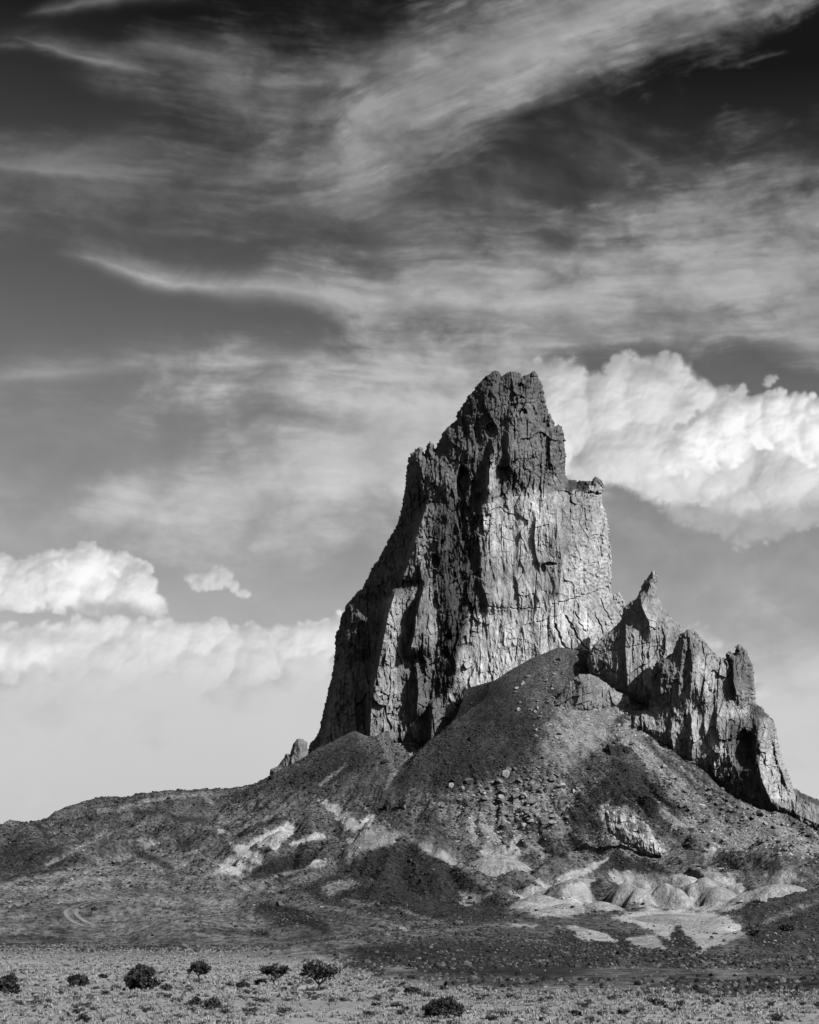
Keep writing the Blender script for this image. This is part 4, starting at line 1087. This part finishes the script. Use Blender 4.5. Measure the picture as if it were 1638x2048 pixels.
ZONES = [
    (95, [(900, 1575), (1000, 1535), (1110, 1520), (1140, 1600), (1130, 1650), (980, 1660), (880, 1625)], 6, 24, 'grey angular boulder in the rubble field below the dark talus fan', 'boulders of the rubble field'),
    (60, [(1075, 1325), (1175, 1305), (1185, 1340), (1130, 1375), (1090, 1430), (1130, 1480), (1060, 1490), (1030, 1380)], 5, 15, 'grey boulder on the talus between the bright cliff and the rock slab', 'boulders under the bright cliff'),
    (85, [(1320, 1530), (1440, 1590), (1638, 1670), (1640, 1720), (1500, 1690), (1400, 1650), (1300, 1580)], 5, 17, 'grey boulder on the scree slope below the jagged crag', 'boulders below the crag'),
    (45, [(1470, 1800), (1640, 1830), (1640, 1930), (1500, 1930), (1440, 1920)], 4, 10, 'small grey boulder on the dark slope in the lower right corner of the hills', 'stones of the lower right slope'),
]
for n, poly, w0, w1, lab, grp in ZONES:
    P = np.array(poly); c = 0; t = 0
    while c < n and t < n * 12:
        t += 1
        a, b = RNG.uniform(P[:, 0].min(), P[:, 0].max()), RNG.uniform(P[:, 1].min(), P[:, 1].max())
        if poly_sd(np.array([a]), np.array([b]), poly)[0] < 0: continue
        w = w0 + (w1 - w0) * RNG.rand() ** 2.0
        if boulder(a, b, w, lab, grp, B_PALE if RNG.rand() < .22 else B_GREY, RNG.randint(20)): c += 1

# ------------------------------------------------------------------ dirt track
def track():
    pts = [(215, 1800), (186, 1805), (160, 1812), (143, 1821), (141, 1829), (148, 1838), (160, 1846), (176, 1852)]
    tt = np.linspace(0, len(pts) - 1, 60); A = np.array(pts, float)
    xs, ys = np.interp(tt, range(len(pts)), A[:, 0]), np.interp(tt, range(len(pts)), A[:, 1])
    c = [hit_ground(a, b) for a, b in zip(xs, ys)]
    c = np.array([q for q in c if q])
    for _ in range(6): c[1:-1] = (c[:-2] + 2 * c[1:-1] + c[2:]) / 4
    d = np.gradient(c[:, :2], axis=0); d /= np.linalg.norm(d, axis=1)[:, None]
    nrm = np.stack([-d[:, 1], d[:, 0]], -1)
    V, Q = [], []
    for o in (-1.7, -.7, .7, 1.7):
        p = c[:, :2] + nrm * o
        V.append(np.column_stack([p, ground_at(p[:, 0], p[:, 1]) + .12]))
    n = len(c); V = np.concatenate(V)
    for s in (0, 2):
        for i in range(n - 1): Q.append((s * n + i, (s + 1) * n + i, (s + 1) * n + i + 1, s * n + i + 1))
    me = build_mesh('dirt_track', V, Q, mat=M_TRACK)
    tag(link('dirt_track', me), kind='structure')
track()

# ------------------------------------------------------------------ junipers and bushes
def skinny(bm, pts, rad, seg=6):
    """a tapered bent limb"""
    prev = None
    for i, (p, r) in enumerate(zip(pts, rad)):
        p = Vector(p)
        d = (Vector(pts[min(i + 1, len(pts) - 1)]) - Vector(pts[max(i - 1, 0)])).normalized()
        a = d.orthogonal().normalized(); b = d.cross(a)
        ring = [bm.verts.new(p + (a * math.cos(k * 2 * math.pi / seg) + b * math.sin(k * 2 * math.pi / seg)) * r) for k in range(seg)]
        if prev:
            for k in range(seg): bm.faces.new((prev[k], prev[(k + 1) % seg], ring[(k + 1) % seg], ring[k]))
        prev = ring
    bm.faces.new(prev)

def leaf_faces(centers, radii, per, leaf, rs, up=.2):
    n = len(centers) * per
    c = np.repeat(np.array(centers), per, 0); r = np.repeat(np.array(radii), per)
    d = rs.normal(size=(n, 3)); d /= np.linalg.norm(d, axis=1)[:, None]
    p = c + d * (r * rs.uniform(.25, 1.0, n) ** .6)[:, None] * np.array([1, 1, .8])
    p[:, 2] = np.maximum(p[:, 2], .03)
    a = rs.normal(size=(n, 3)) * np.array([1, 1, .6]) + np.array([0, 0, up]) + d * .6
    a /= np.linalg.norm(a, axis=1)[:, None]
    b = np.cross(a, rs.normal(size=(n, 3))); b /= np.linalg.norm(b, axis=1)[:, None]
    L = leaf * rs.uniform(.6, 1.4, n)[:, None]
    V = np.stack([p - b * L * .35, p + b * L * .35, p + a * L + b * L * .12, p + a * L - b * L * .12], 1).reshape(-1, 3)
    return V, np.arange(n * 4).reshape(n, 4)

def plant(name, label, cat, px, py, hpx, wpx, seed, form, group=None, clumps=34, per=60, leaf=.16, mat=None):
    hit = hit_ground(px, py, 40, 1150)
    if hit is None: return
    m = hit[1] / F_PX
    h, w = hpx * m, wpx * m / 2
    rs = np.random.RandomState(seed)
    root = bpy.data.objects.new(name, None); col.objects.link(root)
    root.location = (hit[0], hit[1], hit[2] - .03); root.empty_display_size = .3
    tag(root, label, cat, group)
    bm = bmesh.new()
    cs, rr = [], []
    if form == 'tree':
        nl = rs.randint(5, 8)
        hub = Vector((rs.uniform(-.1, .1) * w, 0, h * .22))
        skinny(bm, [(0, 0, -.1), (hub.x * .5 + .03, .02, h * .12), hub], [.13 * h / 2, .10 * h / 2, .085 * h / 2])
        for i in range(nl):
            a = i / nl * 6.28 + rs.uniform(-.4, .4)
            ex = Vector((math.cos(a) * w * rs.uniform(.45, .85), math.sin(a) * w * rs.uniform(.45, .8), h * rs.uniform(.55, .9)))
            mid = hub.lerp(ex, .5) + Vector((rs.uniform(-.1, .1) * w, rs.uniform(-.1, .1) * w, -.06 * h))
            skinny(bm, [hub, mid, ex], [.06 * h / 2, .04 * h / 2, .015 * h / 2], 5)
            for j in range(3):
                q = mid.lerp(ex, rs.uniform(.3, 1.1)); e = q + Vector((rs.uniform(-.3, .3) * w, rs.uniform(-.3, .3) * w, rs.uniform(0, .18) * h))
                skinny(bm, [q, e], [.022 * h / 2, .008 * h / 2], 4)
                cs.append(e); rr.append(rs.uniform(.14, .26) * w)
            cs.append(ex); rr.append(rs.uniform(.15, .24) * w)
        for i in range(clumps - len(cs)):
            a = rs.rand() * 6.28; q = math.sqrt(rs.rand())
            zz = h * (.42 + .5 * rs.rand() * math.sqrt(max(0, 1 - (q * .9) ** 2)))
            cs.append((math.cos(a) * q * w * .85, math.sin(a) * q * w * .85, zz)); rr.append(rs.uniform(.09, .18) * w)
    else:
        for i in range(7):
            a = i / 7 * 6.28
            skinny(bm, [(0, 0, -.05), (math.cos(a) * w * .35, math.sin(a) * w * .35, h * .4), (math.cos(a) * w * .6, math.sin(a) * w * .6, h * .7)], [.05 * h, .03 * h, .01 * h], 4)
        for i in range(clumps):
            a = rs.rand() * 6.28; q = rs.rand() ** .45; e = rs.rand() ** .7
            zz = h * .85 * e * math.sqrt(max(.05, 1 - (q * .92) ** 2.4)) + .08 * h
            k = (.72 if form == 'low' else .82) * rs.uniform(.85, 1.12)
            cs.append((math.cos(a) * q * w * k, math.sin(a) * q * w * k, zz)); rr.append(rs.uniform(.12, .24) * min(w, h))
    me = bpy.data.meshes.new('trunk'); bm.to_mesh(me); bm.free(); me.materials.append(M_BARK)
    link('trunk' if form == 'tree' else 'stem', me, parent=root)
    V, Q = leaf_faces([tuple(c) for c in cs], rr, per, leaf, rs)
    me = build_mesh('crown', V, Q, mat=mat or M_JUNIPER)
    link('crown', me, parent=root)
    return root
plant('juniper_bush', 'large round black green juniper bush in the left foreground', 'bush', 281, 1981, 50, 66, 1, 'bush', clumps=80, per=80)
plant('juniper_tree', 'small flat topped juniper on a short bare trunk right of the large round bush', 'tree', 398, 1959, 34, 48, 2, 'tree', clumps=40, per=46)
plant('juniper_tree', 'forked juniper with a low bush at its left foot', 'tree', 549, 1971, 40, 54, 3, 'tree', clumps=34, per=40)
plant('juniper_tree', 'widest open crowned juniper with bare limbs showing, rightmost of the three trees', 'tree', 635, 1982, 54, 84, 4, 'tree', clumps=34, per=40)
plant('juniper_bush', 'spreading dark bush cut by the left edge of the picture', 'bush', 14, 1988, 40, 56, 5, 'bush', clumps=40, per=70)
plant('low_bush', 'low flat dark bush between the left edge and the large round bush', 'bush', 155, 1973, 22, 50, 6, 'low', clumps=40, per=60)
plant('juniper_bush', 'dome shaped dark bush standing alone at the bottom centre', 'bush', 888, 2036, 37, 76, 7, 'bush', clumps=110, per=90, leaf=.13)
plant('low_bush', 'small low dark bush between the open crowned juniper and the dome shaped bush', 'bush', 825, 1990, 15, 36, 8, 'low', clumps=26, per=50)
plant('low_bush', 'dark scrubby bush at the bottom, below the flat topped juniper', 'bush', 427, 2019, 21, 30, 9, 'bush', clumps=30, per=50, mat=M_SAGE)
plant('low_bush', 'greyer sprawling bush touching the dark scrubby one at its left', 'bush', 393, 2013, 16, 40, 10, 'low', clumps=26, per=50, mat=M_SAGE)
plant('low_bush', 'flat dark bush left of the forked juniper', 'bush', 486, 1975, 10, 34, 11, 'low', clumps=22, per=50)
plant('low_bush', 'small dark bush at the left foot of the forked juniper', 'bush', 521, 1970, 11, 26, 12, 'low', clumps=20, per=50)
plant('low_bush', 'tiny dark bush above and left of the large round bush', 'bush', 206, 1957, 8, 19, 13, 'low', clumps=14, per=40)
plant('low_bush', 'small dark bush just right of the large round bush', 'bush', 333, 1981, 12, 22, 14, 'low', clumps=16, per=40, mat=M_SAGE)
plant('low_bush', 'low dark bush alone in the pale grass at the lower right', 'bush', 1307, 2011, 12, 38, 15, 'low', clumps=22, per=50)
plant('low_bush', 'small dark bush near the bottom, right of the low one in the pale grass', 'bush', 1150, 2032, 9, 26, 16, 'low', clumps=16, per=40, mat=M_SAGE)
plant('low_bush', 'dark little bush on the bottom edge below the large round bush', 'bush', 165, 2046, 14, 26, 17, 'low', clumps=18, per=40, mat=M_SAGE)
plant('hillside_bush', 'left one of two dark bushes on the slope under the talus fan', 'bush', 775, 1622, 28, 14, 18, 'bush', clumps=26, per=40, leaf=.5)
plant('hillside_bush', 'right one of two dark bushes on the slope, beside a boulder', 'bush', 803, 1618, 22, 20, 19, 'bush', clumps=26, per=40, leaf=.5)
plant('hillside_bush', 'dark bush breaking the skyline of the left ridge', 'bush', 235, 1609, 9, 10, 20, 'bush', clumps=12, per=30, leaf=.4)
plant('hillside_bush', 'wide dark bush in the hollow right of the white apron', 'bush', 1575, 1862, 14, 28, 21, 'bush', clumps=20, per=40, leaf=.4)
plant('hillside_bush', 'dark bush in the gully at the right end of the white apron', 'bush', 1508, 1872, 14, 18, 22, 'bush', clumps=20, per=40, leaf=.4)

# ------------------------------------------------------------------ grass tussocks and sagebrush of the plain
def tussock_arrays(rs, blades, wide=.013):
    a = rs.rand(blades) * 6.28; lean = rs.uniform(.05, 1.0, blades) ** .8; hh = rs.uniform(.6, 1.0, blades)
    r0 = rs.uniform(0, .16, blades)
    bx, by = np.cos(a) * r0, np.sin(a) * r0
    tx, ty = np.cos(a) * (r0 + lean * .42), np.sin(a) * (r0 + lean * .42)
    tz = hh * (.44 - .32 * lean ** 1.6)
    px_, py_ = -np.sin(a) * wide, np.cos(a) * wide
    mx, my, mz = (bx + tx) / 2, (by + ty) / 2, tz * .62 + .04
    V = np.stack([np.stack([bx - px_, by - py_, 0 * a - .03], -1), np.stack([bx + px_, by + py_, 0 * a - .03], -1),
                  np.stack([mx + px_, my + py_, mz], -1), np.stack([mx - px_, my - py_, mz], -1), np.stack([tx, ty, tz], -1)], 1)
    return V      # blades x 5 x 3
def tussock_mesh(seed, blades):
    V = tussock_arrays(np.random.RandomState(seed), blades).reshape(-1, 3)
    k = np.arange(blades)[:, None] * 5
    return build_mesh('grass_tussock', V, k + np.array([[0, 1, 2, 3]]), k + np.array([[3, 2, 4]]), mat=M_GRASS)
def plain_ok(n):
    """positions on the grassy plain"""
    y = 62 * (330 / 62) ** RNG.rand(n); t = RNG.uniform(-.26, .26, n); x = t * y
    z = ground_at(x, y)
    qx, qy = project(x, y, z)
    edge = np.interp(qx, [-200, 0, 380, 560, 660, 720, 860, 1000, 1200, 1400, 1900], [1897, 1899, 1900, 1908, 1922, 1952, 1975, 1982, 1984, 1982, 1988])
    k = (qy > edge - 2 + 10 * perlin(x / 9, y / 12, 901)) & (fbm(x / 9, y / 12, 911, 3) > -.55 + .4 * RNG.rand(len(x)))
    return x[k], y[k], z[k]
# extra: scattered pale tussocks on the dark ground behind the plain
def fringe(n):
    qx = RNG.uniform(-40, 1680, n); e = np.interp(qx, [-40, 400, 600, 700, 860, 1200, 1680], [1899, 1900, 1915, 1950, 1977, 1984, 1988])
    qy = e - 70 * RNG.rand(n) ** 2.2
    y = 5.0 / np.maximum((qy - HORIZON) / F_PX, .012)
    k = (y < 420) & (y > 100)
    y = y[k]; x = (qx[k] - CXP) / F_PX * y
    return x, y, ground_at(x, y)
gx, gy, gz = plain_ok(21000)
near = np.argsort(gy)
T_MESH = [tussock_mesh(200 + i, 150) for i in range(5)]
inview = [i for i in near if abs(gx[i] / gy[i]) < .232 and gy[i] > 84]
single = inview[:260]
for i in single:
    s = RNG.uniform(.6, 1.15) + .5 * RNG.rand() ** 4
    o = link('grass_tussock', T_MESH[RNG.randint(5)], (gx[i], gy[i], gz[i]))
    o.scale = (s, s, s * RNG.uniform(.8, 1.1)); o.rotation_euler = (0, 0, RNG.rand() * 6.28)
    tag(o, 'pale dry grass tussock near the bottom edge of the plain', 'grass tussock', 'pale grass tussocks of the near plain')
mask = np.ones(len(gx), bool); mask[single] = False
fx_, fy_, fz_ = fringe(650)
X1, Y1, Z1 = np.concatenate([gx[mask], fx_]), np.concatenate([gy[mask], fy_]), np.concatenate([gz[mask], fz_])
def grass_stuff():
    n = len(X1); B = 26
    V = tussock_arrays(RNG, n * B, .02).reshape(n, B, 5, 3)
    s = (RNG.uniform(.35, .85, n) * np.where(np.arange(n) < mask.sum(), np.clip(Y1 / 130, .85, 1.2), .75))[:, None, None]
    V = V * s[..., None]
    V[..., 0] += X1[:, None, None]; V[..., 1] += Y1[:, None, None]; V[..., 2] += Z1[:, None, None]
    k = np.arange(n * B)[:, None] * 5
    me = build_mesh('dry_grass', V.reshape(-1, 3), k + np.array([[0, 1, 2, 3]]), k + np.array([[3, 2, 4]]), mat=M_GRASS)
    tag(link('dry_grass', me), kind='stuff')
grass_stuff()
# low grey-green brush, and dark lumps for shadow dots, between the tussocks
def brush_mesh(seed):
    rs = np.random.RandomState(seed)
    cs = [(rs.uniform(-.28, .28), rs.uniform(-.28, .28), rs.uniform(.08, .26)) for _ in range(9)]
    V, Q = leaf_faces(cs, [.16] * 9, 16, .12, rs)
    return build_mesh('sagebrush', V, Q, mat=M_SAGE)
S_MESH = [brush_mesh(300 + i) for i in range(4)]
sx_, sy_, sz_ = plain_ok(6000)
order = [i for i in np.argsort(sy_) if abs(sx_[i] / sy_[i]) < .232 and sy_[i] > 84]
allnear = set(i for i in order if sy_[i] < 118)
order = [i for i in order if RNG.rand() < .13]
for i in order[:200]:
    s = RNG.uniform(.45, 1.05)
    o = link('sagebrush', S_MESH[RNG.randint(4)], (sx_[i], sy_[i], sz_[i]))
    o.scale = (s, s, s * .9); o.rotation_euler = (0, 0, RNG.rand() * 6.28)
    tag(o, 'small dark sagebrush clump between the pale tussocks of the near plain', 'shrub', 'sagebrush of the near plain')
kept = set(order[:200])
rest = np.array([i for i in range(len(sx_)) if i not in kept and (i not in allnear or RNG.rand() < .25)])
lumps('brush_and_shadow_dots', sx_[rest], sy_[rest], sz_[rest], RNG.uniform(.08, .24, len(rest)), RNG.uniform(.03, .10, len(rest)), M_SCRUB, 1.0)  # leftover brush as small dark lumps, also standing in for shadow dots beneath tussocks
